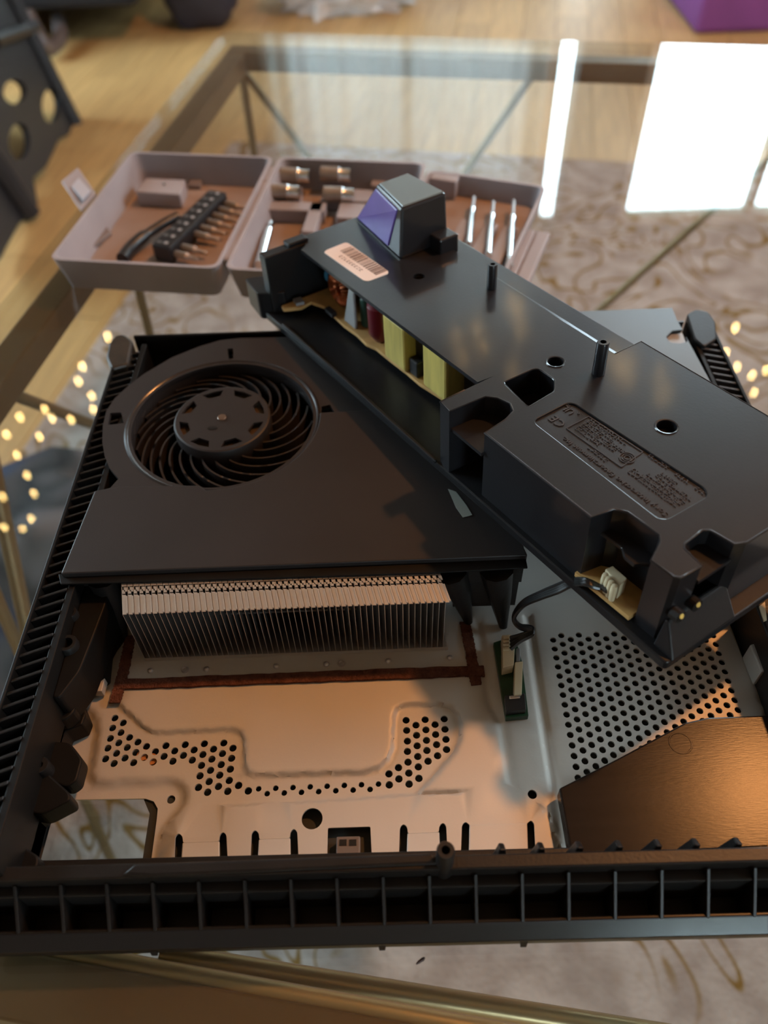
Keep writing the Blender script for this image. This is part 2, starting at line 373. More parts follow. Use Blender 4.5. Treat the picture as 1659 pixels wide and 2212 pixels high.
cu = MB(); n = 160; xs = [D1[0]-.05+(D1[1]-D1[0]+.05)*i/n for i in range(n+1)]
wv = lambda i: .018*math.sin(i*.55)+.012*math.sin(i*.23+1)
cu.add([(x, RY1-.06+wv(i), FL+.02) for i, x in enumerate(xs)]+[(x, RY1-.06+wv(i)*.7, 1.98) for i, x in enumerate(xs)], [(i, i+1, n+2+i, n+1+i) for i in range(n)])
cur = cu.build('sheer_curtain', M_sheer, smooth=True)
tag(cur, 'sheer white curtain hanging in front of the glazed door', 'curtain')
rodm = MB().tube([(D1[0]-.15, RY1-.06, 2.00), (D1[1]-.01, RY1-.06, 2.00)], .012, 10)
tag(rodm.build('curtain_rod', M_white, smooth=True), 'white curtain rod above the glazed door', 'rod')

# pendant lamp that gives the warm light
LP = Vector((0.87, 0.73, 1.84))
pend = thing('pendant_lamp', 'small brass pendant lamp with warm bulb with added domed shade hanging from ceiling', 'lamp', LP)
MB().tube([LP+Vector((0, 0, .05)), Vector((LP.x, LP.y, RZ-.005))], .003, 6).build('cord', M_wire, pend)
MB().lathe([(0, .02), (.045, .018), (.05, 0), (.045, 0), (.0, .002)], (LP.x, LP.y, RZ-.021), 24).build('ceiling_rose', M_brass, pend, smooth=True)
MB().lathe([(0, .06), (.02, .055), (.024, .0), (.02, -.012), (0, -.012)], LP+Vector((0, 0, .01)), 20).build('socket', M_brass, pend, smooth=True)
bl = MB().lathe([(0, .05), (.016, .045), (.02, .025), (.045, -.01), (.05, -.04), (.04, -.075), (.02, -.09), (0, -.093)], LP+Vector((0, 0, -.045)), 24)
bulb_l = bpy.data.lights.new('pendant_light', 'POINT'); bulb_l.energy = 74; bulb_l.color = (1.0, 0.40, 0.12); bulb_l.shadow_soft_size = 0.05
lo = bpy.data.objects.new('pendant_light', bulb_l); COL.objects.link(lo); lo.location = LP+Vector((0, 0, -.19)); lo.parent = pend; lo.matrix_parent_inverse = WM[pend.name].inverted()
MB().lathe([(.024, .07), (.06, .06), (.12, .0), (.16, -.09), (.163, -.09), (.123, .002), (.061, .063), (.024, .074)], LP+Vector((0, 0, -.02)), 40, closed=True).build('shade', M_rail, pend, smooth=True)  # unseen dome, added to keep the lamp's light off the ceiling
bl.build('bulb', emit('warm_bulb', (1, .55, .22), 25), pend, smooth=True)

# strings of fairy lights hanging left and right (seen mirrored in the glass)
M_led = emit('fairy_led', (1.0, 0.62, 0.22), 95.0)
lm = MB(); lm.lathe([(0, .0045), (.0032, .0032), (.0045, 0), (.0032, -.0032), (0, -.0045)], (0, 0, 0), 8); led_me = lm.mesh('bulb', M_led, smooth=True)
def mirror_at(p, Y, P=None, N=None):
    d = ray(*p); N = np.array(N if N is not None else (0, 0, 1.)); N = N/np.linalg.norm(N); P = np.array(P if P is not None else (0, 0, 0.))
    g = C+d*(((P-C)@N)/(d@N)); d2 = d-2*(d@N)*N; t = (Y-g[1])/d2[1]; return Vector(g+d2*t)
PP0 = np.array([0.03260063, 0.20035073, 0.086]); PU = np.array([0.54554143, -0.83576883, 0.06224954]); PV = np.array([0.83765604, 0.54612975, -0.00864035]); PN = np.array([-0.02677499, 0.05685737, 0.99802322])
left_px = [(232, 724), (176, 788), (168, 820), (197, 852), (200, 882), (95, 881), (41, 898), (111, 900), (152, 903), (12, 935), (84, 940), (35, 980), (57, 1024), (72, 1063), (66, 1118), (8, 1137), (47, 1140), (5, 1071)]
right_px = [(1590, 704), (1569, 758), (1594, 789), (1626, 807), (1657, 797), (1630, 845)]
mid_px = [(1105, 650), (1120, 668), (1125, 712), (1030, 712), (985, 728), (1045, 750), (1000, 775), (1107, 800), (1320, 760), (1335, 785), (1345, 800), (1360, 782), (1360, 820), (1425, 805), (1430, 842), (1437, 855)]
strings = [('warm fairy light string with wire hanging nearest the dark sofa', [mirror_at(p, 1.6) for p in left_px]),
           ('warm fairy light string with wire hanging nearest the bright window', [mirror_at(p, 1.6) for p in right_px]),
           ('warm fairy light string with wire draped in front of sheer curtain', [mirror_at(p, 1.75, PP0, PN) for p in mid_px])]
for lab, pts in strings:
    pts = sorted(pts, key=lambda p: -p.z)
    s = thing('fairy_light_string', lab, 'string lights', (pts[0].x, pts[0].y, RZ), group='fairy lights hung from the ceiling')
    MB().tube([(pts[0].x, pts[0].y, RZ-.002)]+[(p.x, p.y+.006, p.z) for p in pts], .0012, 5).build('wire', M_wire, s)
    for p in pts: link('bulb', led_me, s, at=Matrix.Translation(p))

# rug
ra = math.radians(-11); rA = Vector((math.cos(ra), math.sin(ra), 0)); rB = Vector((-math.sin(ra), math.cos(ra), 0))
g1 = U(266, 648, FL+.01); g2 = U(560, 306, FL+.01)
RBL = g1+rB*((g2-g1).dot(rB))
rm = Matrix((( rA.x, rB.x, 0, RBL.x), (rA.y, rB.y, 0, RBL.y), (0, 0, 1, FL), (0, 0, 0, 1)))
rug = MB().prism(fillet([(0, 0), (2.3, 0), (2.3, -1.62), (0, -1.62)], .015), 0.0005, .010).build('area_rug', M_rug, at=rm, bevel=.003)
tag(rug, 'cream area rug with gold scroll pattern under the glass table', 'rug')

# ================================================================== GLASS TABLE
BL = Vector((-0.156, 0.886, 0))
TW, TD = 1.15, 0.835
TMX = Matrix(((ta.x, tb.x, 0, BL.x), (ta.y, tb.y, 0, BL.y), (0, 0, 1, FL+.0), (0, 0, 0, 1)))
table = thing('coffee_table', 'glass coffee table with brass tube truss legs on cream rug', 'table', mtx=Matrix.Translation((BL.x, BL.y, FL)))
def T(a, b, z): p = BL+ta*a-tb*b; return Vector((p.x, p.y, z))
M_glass = glassmat('table_glass', (0.93, 0.955, 0.945), 1.52)
gm = MB().prism([T(0, 0, 0)[:2], T(TW, 0, 0)[:2], T(TW, TD, 0)[:2], T(0, TD, 0)[:2]], -.006, 0.0)
gl = gm.build('glass_top', M_glass, table)
def bar(p, q, w, h, name, m, parent, up=Vector((0, 0, 1)), bev=.001):
    p = Vector(p); q = Vector(q); d = (q-p).normalized(); s = d.cross(up).normalized(); n = s.cross(d)
    lp = [p+s*a+n*b for a, b in ((-w/2, -h/2), (w/2, -h/2), (w/2, h/2), (-w/2, h/2))]; lq = [x+(q-p) for x in lp]
    return MB().hull(lp, lq).build(name, m, parent, bevel=bev)
i0 = .010; rw = .019
bar(T(i0, i0+rw/2, -.0175), T(TW-i0, i0+rw/2, -.0175), rw, .018, 'rail', M_rail, table)
bar(T(i0+rw/2, i0+rw, -.0175), T(i0+rw/2, TD-i0-rw, -.0175), rw, .018, 'rail', M_rail, table)
bar(T(TW-i0-rw/2, i0+rw, -.0175), T(TW-i0-rw/2, TD-i0-rw, -.0175), rw, .018, 'rail', M_rail, table)
bar(T(i0, TD-i0-rw/2, -.0175), T(TW-i0, TD-i0-rw/2, -.0175), rw, .018, 'rail', M_rail, table)
def rod(pts, r=.0038, name='leg', m=None): return MB().tube(pts, r, 10).build(name, m or M_leg, table, smooth=True)
# cream tube along the inside of the front rail and a thin brace leaving its joint
rod([T(.045, TD-i0-rw-.002, -.0125), T(TW-.05, TD-i0-rw-.002, -.0125)], .0034, 'edge_tube', M_brass)
ja = U(345, 2062, -.016); jb = U(1190, 2196, -.045)
rod([ja, ja+(jb-ja)*2.2], .0036, 'brace', M_brass)
FZ = FL+.0145
for a, b in ((i0+.01, i0+.01), (TW-.02, i0+.01), (TW-.02, TD-.02)): rod([T(a, b, -.027), T(a, b, FZ)], .0042)
n2 = .29
for k in range(4):
    a0, a1 = .02+k*n2, min(.02+(k+1)*n2, TW-.02)
    rod([T(a0, .02, -.027), T(a1, .02, FZ)] if k % 2 == 0 else [T(a1, .02, -.027), T(a0, .02, FZ)], .0038, 'brace')
rod([T(.02+n2, .02, -.027), T(.06, .02, FZ)], .0038, 'brace')
Lp, Ln = T(.02, 0, 0), np.array(ta)
def onleft(px, py): return UP(px, py, np.array(T(.02, 0, 0)), Ln)
def leftrod(p, q, z0=None, z1=None):
    a = onleft(*p); b = onleft(*q); d = (b-a)
    za = z0 if z0 is not None else a.z; zb = z1 if z1 is not None else b.z
    if abs(d.z) > 1e-4: return [a+d*((za-a.z)/d.z), a+d*((zb-a.z)/d.z)]
    return [a, b]
rod(leftrod((303, 640), (322, 716), -.027, FZ), .0036, 'brace')
rod(leftrod((0, 842), (195, 915), -.027, FZ), .0040, 'brace')
rod(leftrod((10, 1130), (52, 1330), -.027, -.30), .0048, 'brace')
rod(leftrod((180, 1720), (250, 1880), -.027, FZ), .0040, 'brace')
for b0, b1, a0, a1 in ((.02, .02, .02, TW-.02),):
    rod([T(a0, b0, FZ), T(a1, b1, FZ)], .004, 'floor_tube')
rod([T(TW-.02, .02, FZ), T(TW-.02, TD-.02, FZ)], .004, 'floor_tube')

# ================================================================== CONSOLE CHASSIS
ZP, ZR, ZV, ZC = .006, .040, .0405, .0425      # metal plate, rim, fan ring, flat cover
con = thing('game_console', 'opened black game console chassis with fan, heatsink and bare metal shield plate', 'console', (0.0, 0.19, 0.0))
XL, XR, YB, YF = -.1330, .1600, .3275, .0600
# --- metal shield plate with embossed channels and real holes
pw = lambda px: px*0.30/FPX
R1 = [(258, 1522), (300, 1560), (318, 1574), (340, 1581), (500, 1573), (518, 1580), (527, 1598), (528, 1652), (535, 1667), (552, 1673), (785, 1666), (815, 1657), (838, 1637), (848, 1610), (850, 1548), (856, 1530), (875, 1521), (945, 1518), (972, 1524), (990, 1542), (996, 1565), (994, 1595), (983, 1622), (945, 1668), (905, 1712)]
R2 = [(372, 1772), (395, 1752), (430, 1741), (640, 1732), (905, 1714), (1070, 1708), (1095, 1714), (1118, 1730), (1165, 1742), (1188, 1762), (1196, 1800)]
R3 = [(172, 1525), (192, 1533), (205, 1552), (207, 1575), (196, 1640), (191, 1668), (200, 1683), (220, 1687), (365, 1682), (386, 1690), (397, 1708), (394, 1730), (372, 1758), (352, 1785), (343, 1820), (338, 1890)]
R4 = [(1030, 1345), (1048, 1440), (1058, 1515), (1086, 1560), (1098, 1640), (1112, 1722)]
R5 = [(1140, 1330), (1165, 1500), (1198, 1700), (1216, 1830)]
chan = [(R1, .0013, .0007), (R2, .0013, .0006), (R3, .0026, .0017), (R4, .0020, .0009), (R5, .0019, .0011)]
segs = []; extra = []
for R, w, dp in chan:
    P = [np.array(q) for q in U2(R, ZP)]; Q = []
    for a, b in zip(P[:-1], P[1:]):
        k = max(1, int(np.linalg.norm(b-a)/.0016))
        for i in range(k): Q.append(a+(b-a)*i/k)
    Q.append(P[-1]); Q = np.array(Q); tg = np.gradient(Q, axis=0); tg /= np.linalg.norm(tg, axis=1)[:, None]; nm_ = np.stack([-tg[:, 1], tg[:, 0]], 1)
    for o in (-1.6, -1.0, -.5, 0, .5, 1.0, 1.6): extra += [tuple(q) for q in Q+nm_*o*w]
    segs.append((Q, w, dp))
RA = R1+R2[5:]+[(1225, 1850), (1659, 1830), (1659, 1300), (258, 1250)]                 # raised middle
RF = [(312, 1930)]+R3[-5:][::-1][:3]+R2[:5]+[R2[4], (1196, 1800), (1226, 1890)]          # raised front strip
RF = [(330, 1930), (352, 1800)]+R2+[(1230, 1930)]
RO = R3+[(100, 1890), (80, 1500)]                                                        # low outer edge
def dense(R):
    P = [np.array(q) for q in U2(R, ZP)]; Q = []
    for a, b in zip(P, P[1:]+P[:1]):
        k = max(1, int(np.linalg.norm(b-a)/.0012))
        for i in range(k): Q.append(a+(b-a)*i/k)
    return np.array(Q), [tuple(p) for p in P]
lev = [(dense(RA), .0012, .0010, 1), (dense(RF), .0011, .0009, 1), (dense(RO), .0021, .0021, -1)]
def relief(P):
    z = np.full(len(P), -.0017)
    for (Q, poly), w, h, sg in lev:
        d = np.sqrt(((P[:, None, :]-Q[None, :, :])**2).sum(2)).min(1); sd = np.where(pip(P, poly), d, -d)
        t = np.clip(sd/w*.5+.5, 0, 1); t = t*t*(3-2*t)
        z = np.maximum(z, -.0017+.0017*t*(h/.0010)) if sg > 0 else z-h*t
    z = np.minimum(z, 0)
    for Q, w, dp in segs[3:]:
        d = np.sqrt(((P[:, None, :]-Q[None, :, :])**2).sum(2)).min(1)
        z = z-dp*np.clip(0.5+0.5*np.cos(np.pi*np.clip((d/w-.25)/1.2, 0, 1)), 0, 1)
    return z
big, small = .00138, .00104
hl = []
def cc(lst, ox, oy, s): return [(ox+x/s, oy+y/s) for x, y in lst]
A = cc([(150,221),(210,255),(133,292),(193,325),(117,367),(177,399),(99,437),(161,474),(82,514),(143,547),(255,360),(238,432),(222,508),(315,393),(300,468),(284,541),(377,425),(362,503),(441,462),(425,536),(517,419),(503,496),(580,457),(567,531),(656,412),(643,489),(720,450),(707,523),(794,405),(783,483),(773,561),(860,444),(848,516),(838,596),(762,636),(828,677),(751,719),(817,754),(934,400),(924,476),(915,555),(904,631),(895,712),(1000,437),(990,510),(981,588),(973,669),(962,747),(1040,705),(1110,744)], 200, 1480, 3.318)
A += cc([(776,31),(895,26)], 560, 1680, 2.765)
A += cc([(562,880),(660,877),(758,873),(613,905),(711,902),(565,932),(664,929),(762,926),(616,957),(714,953),(569,987),(667,983),(767,978),(619,1011),(719,1005),(569,1040),(669,1035),(770,1030),(622,1066),(724,1062),(572,1095),(675,1090),(523,1123),(625,1119),(474,1155),(576,1151),(525,1181),(628,1178)], 640, 1180, 2.37)
S = cc([(1185,729),(1246,764),(1308,725),(1369,759),(1432,720),(1493,754),(1556,715),(1617,749)], 200, 1480, 3.318)+cc([(403,39),(455,66),(506,34),(559,62),(609,30),(661,58),(711,26)], 560, 1680, 2.765)
for x, y in A: p = U(x, y, ZP); hl.append(circ(p.x, p.y, big, 12))
for x, y in S: p = U(x, y, ZP); hl.append(circ(p.x, p.y, small, 12))
for k in range(19):           # hexagonal vent field
    for j in range(16):
        x = .0620+.0035*k; y = .1650-.00399*j+(.0020 if k % 2 else 0)
        hl.append(circ(x, y, .00128, 10))
for (x, y, r) in ((674, 1768, .0036), (364, 1718, .0015), (1150, 1716, .0016)): p = U(x, y, ZP); hl.append(circ(p.x, p.y, r, 24))
tabs = [(380, 487, 1806, 1858), (545, 640, 1799, 1852), (708, 800, 1788, 1845), (866, 962, 1786, 1840), (1000, 1152, 1781, 1833)]
for i, (x0, x1, y0, y1) in enumerate(tabs):
    if i == 2: hl.append(fillet(U2([(x0, y0), (x1, y0-3), (x1+4, y1+22), (x0-2, y1+24)], ZP), .0005, 3)); continue
    k = 10 if i < 4 else -2
    hl.append(fillet(U2([(x0-2, y0), (x0+6, y0-7), (x0+14, y0), (x0+15, y0+k+4), (x1-14, y0+k+1), (x1-13, y0-3), (x1-5, y0-10), (x1+2, y0-3), (x1+6, y1+22), (x0-5, y1+24)], ZP), .0007, 3))
outer = U2([(258, 1235), (228, 1440), (178, 1500), (150, 1590), (128, 1690), (120, 1719), (308, 1716), (326, 1722), (335, 1738), (333, 1760), (318, 1868), (312, 1912), (1226, 1868), (1659, 1850), (1659, 1530)], ZP)
outer += [(.1335, .150), (.1330, .215), (.0, .215)]
gx = np.arange(-.13, .15, .004); gy = np.arange(.07, .216, .004)
E2 = np.array([(x+(.002 if i % 2 else 0), y) for i, y in enumerate(gy) for x in gx]); hc = np.array([np.mean(h, 0) for h in hl]); hr = np.array([np.max(np.linalg.norm(np.array(h)-np.mean(h, 0), axis=1)) for h in hl])
allp = np.concatenate([np.array(extra), E2])
dd = np.sqrt(((allp[:, None, :]-hc[None])**2).sum(2))-hr[None]
allp = allp[(dd.min(1) > .0004) & pip(allp, outer)]
plate = sheet(outer, hl, ZP-.0008, ZP, [tuple(p) for p in allp], relief).build('shield_plate', M_steel, con, smooth=True)
# tabs folded up in their cut-outs
for i, (x0, x1, y0, y1) in enumerate(tabs):
    if i == 2: continue
    m = 14; k = 14 if i < 4 else 0
    a = U2([(x0+m, y0+k), (x1-m+1, y0+k-3), (x1-m+3, y1+24), (x0+m-2, y1+26)], ZP)
    dz = .0016 if i < 4 else .0004
    MB().hull([(a[0][0], a[0][1], ZP-.0008), (a[1][0], a[1][1], ZP-.0008), (a[2][0], a[2][1], ZP-.0008+dz), (a[3][0], a[3][1], ZP-.0008+dz)],
              [(a[0][0], a[0][1], ZP), (a[1][0], a[1][1], ZP), (a[2][0], a[2][1], ZP+dz), (a[3][0], a[3][1], ZP+dz)]).build('tab', M_steel, plate, bevel=.0003)
# socket block showing two contacts in its cut-out
ub = MB(); a = U(727, 1808, ZP); b = U(778, 1846, ZP)
ub.box(a.x, b.x, b.y-.003, a.y, .0015, .0065); uo = ub.build('socket_block', mat('grey_socket', (.14, .105, .085), .5), con, bevel=.0004)
for cxp in (741, 762): c = U(cxp, 1820, .0066); MB().box(c.x-.0012, c.x+.0012, c.y-.0010, c.y+.0010, .0062, .0067).build('contact', M_black, uo)
# dark board under the holes
inner = U2([(240, 1300), (180, 1520), (140, 1690), (300, 1700), (325, 1760), (305, 1890), (1230, 1850), (1659, 1830)], .0)
inner += [(.150, .10), (.150, .315), (-.12, .315), (-.12, .20)]
MB().prism([(x, y) for x, y in inner], .0002, .0011).build('mainboard', M_board, con)
# orange discs whose colour stands for the orange light in two holes
for x, y in ((309, 1632), (328, 1641)):
    p = U(x, y, .0024); MB().prism(circ(p.x, p.y, .0022, 12), .0011, .0030).build('orange_disc', mat('orange_hole_light', (.5, .2, .06), .5), con)
# upturned clip on the plate's edge
a = [U(x, y, ZP+.002) for x, y in ((203, 1497), (222, 1497), (232, 1455), (210, 1443))]
clip = MB().hull([(p.x, p.y, ZP-.0005) for p in a], [(p.x, p.y, ZP+.0035) for p in a]); b = [U(x, y, ZP+.003) for x, y in ((160, 1493), (202, 1492), (203, 1470))]
clip.hull([(p.x, p.y, ZP+.0022) for p in b], [(p.x, p.y, ZP+.003) for p in b]).build('edge_clip', M_steel, con, bevel=.0002)

# --- brown foam tape
def strip(pts, w, hh=.0012):
    P = [Vector(p) for p in U2(pts, ZP)]; L_ = []; R_ = []; n = 60; Q = []
    for i in range(n+1):
        t = i/n*(len(P)-1); k = min(int(t), len(P)-2); Q.append(P[k]+(P[k+1]-P[k])*(t-k))
    d = (P[-1]-P[0]).normalized(); nn = Vector((-d.y, d.x))
    for i, q in enumerate(Q):
        L_.append(q+nn*(w/2+random.uniform(-.00022, .00022))); R_.append(q-nn*(w/2+random.uniform(-.00022, .00022)))
    lp = L_+R_[::-1]; mb = MB(); m_ = len(lp)
    vs = [(*p, ZP+.0001) for p in lp]+[(*p, ZP+hh) for p in lp]
    fs = [(i, (i+1) % m_, m_+(i+1) % m_, m_+i) for i in range(m_)]
    fs += [(i, i+1, m_-2-i, m_-1-i) for i in range(n)]+[(m_+i, m_+i+1, 2*m_-2-i, 2*m_-1-i) for i in range(n)]
    return mb.add(vs, fs).build('foam_tape', M_foam, con)
strip([(255, 1481), (640, 1466), (1003, 1452), (1046, 1452)], .0043)
strip([(283, 1375), (268, 1450), (249, 1520)], .0042, .0009)
strip([(1004, 1345), (1012, 1385), (1029, 1481)], .0042, .0009)
# --- rivets and screws
rv = MB().lathe([(0, .0009), (.0007, .00085), (.0011, .0005), (.0012, 0)], (0, 0, 0), 14).mesh('rivet', M_fin, smooth=True)
sv = MB().lathe([(0, .0004), (.0008, .0004), (.0009, .0010), (.0013, .0010), (.0015, .0006), (.0015, 0)], (0, 0, 0), 16).mesh('screw', M_fin, smooth=True)
for x, y, k in ((325, 1449, 0), (400, 1447, 1), (446, 1446, 0), (597, 1439, 0), (705, 1435, 0), (738, 1434, 1), (839, 1428, 0), (972, 1421, 0)):
    p = U(x, y, ZP); link('screw' if k else 'rivet', sv if k else rv, con, at=Matrix.Translation((p.x, p.y, ZP)))

# --- heatsink: 54 folded fins
HT, NF = .0392, 54
hl0 = U(264, 1327, HT); hr0 = U(975, 1300, HT)
fd = Vector((-.235, 1, 0))                      # fins run back and a little to the left
step = (hr0-hl0)/NF; sw = step.length
base_pts = [hl0, hr0, hr0+fd*.045, hl0+fd*.045]
hsb = MB().prism([(p.x, p.y) for p in base_pts], ZP+.0001, ZP+.0018).build('heatsink', M_fin, con)
fm = MB()
def fbox(t0, t1, x0, x1, z0, z1):
    a = [Vector((x0, 0, 0))+fd*t0, Vector((x1, 0, 0))+fd*t0, Vector((x1, 0, 0))+fd*t1, Vector((x0, 0, 0))+fd*t1]
    fm.hull([(p.x, p.y, z0) for p in a], [(p.x, p.y, z1) for p in a])
H0, H1 = ZP+.0018, HT
fbox(0, .045, 0, .0002, H0, H1-.0004)           # web
fbox(0, .0086, .0001, sw*.70, H1-.00045, H1-.0001) # front flange
fbox(.0004, .0080, sw*.70, sw*.97, H1-.00045, H1+.00022) # rounded ridge of the flange
fbox(.0091, .0108, .0002, sw*.62, H1-.0004, H1)   # locking tongue
fbox(.0101, .0120, sw*.42, sw*.97, H1-.0004, H1)
fbox(.0125, .045, .0001, sw*.95, H1-.0005, H1-.0001)
fbox(0, .0016, .0001, sw*.98, H0, H0+.0004)      # foot
fbox(.010, .0112, .0001, sw, .0215, .0227)         # stiffening bar
fme = fm.mesh('fin', M_fin)
ang = math.atan2((hr0-hl0).y, (hr0-hl0).x)
for k in range(NF):
    p = hl0+step*k; link('fin', fme, hsb, at=Matrix.Translation((p.x, p.y, 0)))

# --- housing: side walls, ribs, front rail
hb = MB()
hb.box(XL, XL+.0012, YF+.012, YB, .003, ZR)                       # left outer skin
hb.box(-.1222, -.1196, YF+.014, YB-.006, .016, ZR-.0012)            # left inner rail
hb.box(XL+.0012, -.1222, YF+.014, YB-.004, .003, .012)             # left floor
hb.box(-.127, .045, YB-.0015, YB, .003, ZR)                         # back wall
hb.box(-.127, .150, YB-.014, YB-.0015, .003, .012)
hb.box(.1585, .1600, .09, .329, .003, ZR); hb.box(.1480, .1500, .16, .325, .016, ZR-.0012); hb.box(.150, .1585, .09, .325, .003, .012)
house = hb.build('housing', M_dark, con, bevel=.0003)
ribm = MB()
ribm.hull([(0, 0, .012), (.0096, .0038, .012), (.0096, .0050, .012), (0, .0012, .012)], [(0, 0, ZR-.0008), (.0096, .0038, ZR-.0008), (.0096, .0050, ZR-.0008), (0, .0012, ZR-.0008)])
ribme = ribm.mesh('rib', M_black, bevel=.0002, seg=1)
ribr = MB(); ribr.hull([(0, 0, .012), (.0085, -.0030, .012), (.0085, -.0018, .012), (0, .0012, .012)], [(0, 0, ZR-.0008), (.0085, -.0030, ZR-.0008), (.0085, -.0018, ZR-.0008), (0, .0012, ZR-.0008)])
ribrme = ribr.mesh('rib', mat('bluish_rib_plastic', (.05, .052, .06), .4), bevel=.0002, seg=1)  # right ribs are a lighter, bluer grey than the left ones
for k in range(48): link('rib', ribme, house, at=Matrix.Translation((XL+.0012, .080+k*.0049, 0)))
for k in range(26): link('rib', ribrme, house, at=Matrix.Translation((.150, .200+k*.0047, 0)))
# corner lumps
lump = fillet(U2([(236, 742), (250, 727), (268, 724), (288, 738), (278, 790), (240, 800), (229, 775)], ZR), .002)
MB().prism(lump, .003, ZR+.001).build('corner_block', mat('brown_corner_plastic', (.026, .018, .011), .42, var=.3, scale=200), con, bevel=.0012)  # mottled brown, unlike the black block in the other corner
lump2 = fillet(U2([(1482, 682), (1503, 671), (1530, 677), (1545, 700), (1547, 735), (1520, 752), (1499, 735)], ZR), .002)
MB().prism(lump2, .003, ZR+.001).build('corner_block', M_black, con, bevel=.0012)
# black inner frame at the left with bosses
li = U2([(240, 1238), (268, 1300), (262, 1362), (232, 1400), (226, 1455), (168, 1500), (186, 1545), (178, 1566), (143, 1580), (118, 1630), (112, 1690), (100, 1752), (70, 1780), (60, 1850), (70, 1892), (20, 1905), (-25, 1905)], .012)+[(-.1222, .085), (-.1222, .20)]
frame_l = MB().prism(li, .003, .0125).build('inner_frame', M_dark, con, bevel=.0006)
def boss(px, py, z0, z1, r, ri, parent, m=M_black, name='boss', n=20):
    p = U(px, py, z1)
    return MB().lathe([(ri, z1-.006), (ri, z1), (r*.92, z1), (r, z1-.0006), (r*1.06, z0)], (p.x, p.y, 0), n).build(name, m, parent, smooth=True)
MB().prism(fillet([(-.1197, .132), (-.1170, .132), (-.1125, .142), (-.1110, .155), (-.1095, .170), (-.1105, .196), (-.1197, .196)], .002), .0125, .0315).build('ledge', M_dark, frame_l, bevel=.0006)
boss(150, 1322, .030, .0345, .0027, .0016, frame_l); boss(144, 1388, .030, .0345, .0036, .0021, frame_l)
boss(85, 1652, .012, .026, .0030, .0012, frame_l); boss(18, 1775, .012, .022, .0030, .0014, frame_l)
MB().prism(fillet(U2([(96, 1600), (150, 1603), (168, 1625), (178, 1640), (170, 1668), (166, 1685), (145, 1700), (112, 1690), (92, 1650)], .020), .002), .0125, .020).build('bracket', M_dark, frame_l, bevel=.0008)
MB().prism(fillet(U2([(70, 1502), (120, 1492), (158, 1505), (164, 1535), (140, 1556), (95, 1560)], .020), .003), .0125, .020).build('bracket', M_dark, frame_l, bevel=.0008)
MB().prism(fillet(U2([(0, 1640), (70, 1640), (150, 1712), (152, 1728), (90, 1760), (0, 1740)], .022), .002), .0125, .022).build('bracket', M_dark, frame_l, bevel=.0008)
MB().prism(fillet(U2([(0, 1800), (50, 1828), (84, 1850), (80, 1875), (20, 1890), (-20, 1870)], .020), .002), .0125, .020).build('bracket', M_dark, frame_l, bevel=.0008)
for a, b in (((95, 1485), (135, 1478)), ((60, 1698), (95, 1650)), ((45, 1560), (110, 1555))):
    p = U(*a, .024); q = U(*b, .024); bar((p.x, p.y, .018), (q.x, q.y, .018), .001, .012, 'web', M_black, frame_l, bev=.0002)

# front rail: bar, shelf, ribs and lip
fr_ = MB()
def xz(y0, y1, z0, z1, xa=XL, xb=XR): fr_.box(xa, xb, y0, y1, z0, z1)
fr_.hull([(XL, .0735, .016), (XR, .0740, .016), (XR, .0775, .016), (XL, .0770, .016)], [(XL, .0725, .0300), (XR, .0730, .0300), (XR, .0772, .0300), (XL, .0767, .0300)])
xz(.0700, .0748, .0205, .0222); xz(.0700, .0715, .003, .0205)
fr_.box(XL, XR, .0748, .0835, .012, .0138)
front = fr_.build('front_rail', M_black, con, bevel=.0005)
pr = [(.0612, .0025), (.0590, .0025), (.0577, .0050), (.0577, .0085), (.0616, .0142), (.0628, .0142)]
lip = MB().hull([(XL, y, z) for y, z in pr], [(XR, y+.0005, z) for y, z in pr])
lip.build('front_lip', mat('glossy_lip_plastic', (.008, .007, .007), .24, spec=.4), front, bevel=.0004)
fl_ = MB().box(XL, XR, .0612, .0715, .0025, .0038); fl_.build('slot_floor', M_black, front)
rb = MB(); rb.hull([(0, .0610, .0038), (.0011, .0610, .0038), (.0011, .0745, .0038), (0, .0745, .0038)], [(0, .0618, .0142), (.0011, .0618, .0142), (.0011, .0725, .0255), (0, .0725, .0255)])
rbme = rb.mesh('front_rib', M_black, bevel=.0002, seg=1)
for k in range(21):
    x = -.1322+k*.01395
    link('front_rib', rbme, front, at=Matrix.Translation((x, 0, 0)))
lug = MB().hull([(0, .0775, .0138), (.0045, .0775, .0138), (.0045, .0820, .0138), (0, .0820, .0138)], [(.0006, .0778, .0305), (.0026, .0778, .0300), (.0022, .0805, .0285), (.0006, .0805, .0290)]).mesh('lug', M_black, bevel=.0005)
for px in (1085, 1168, 1250, 1335, 1418, 1500, 1590):
    p = U(px, 1845, .024); link('lug', lug, front, at=Matrix.Translation((p.x-.002, 0, 0)))
for px in (826, 1129, 340):
    p = U(px, 2042, .003); MB().hull([(p.x-.0009, .0572, .004), (p.x+.0009, .0572, .004), (p.x+.0009, .0600, .004), (p.x-.0009, .0600, .004)], [(p.x-.0012, .0580, .0075), (p.x+.0012, .0580, .0075), (p.x+.0012, .0605, .0075), (p.x-.0012, .0605, .0075)]).build('nub', M_black, front)
pp = U(963, 1836, .040)
MB().lathe([(.0013, .030), (.0013, .0400), (.0024, .0400), (.0027, .0394), (.0029, .0222)], (pp.x, pp.y, 0), 24).build('screw_post', M_black, front, smooth=True)
MB().prism([(p.x, p.y) for p in (U(290, 1866, .031), U(930, 1842, .031), U(945, 1866, .031), U(330, 1893, .031), U(262, 1890, .031))], .0285, .0312).build('rail_pad', M_black, front, bevel=.0008)

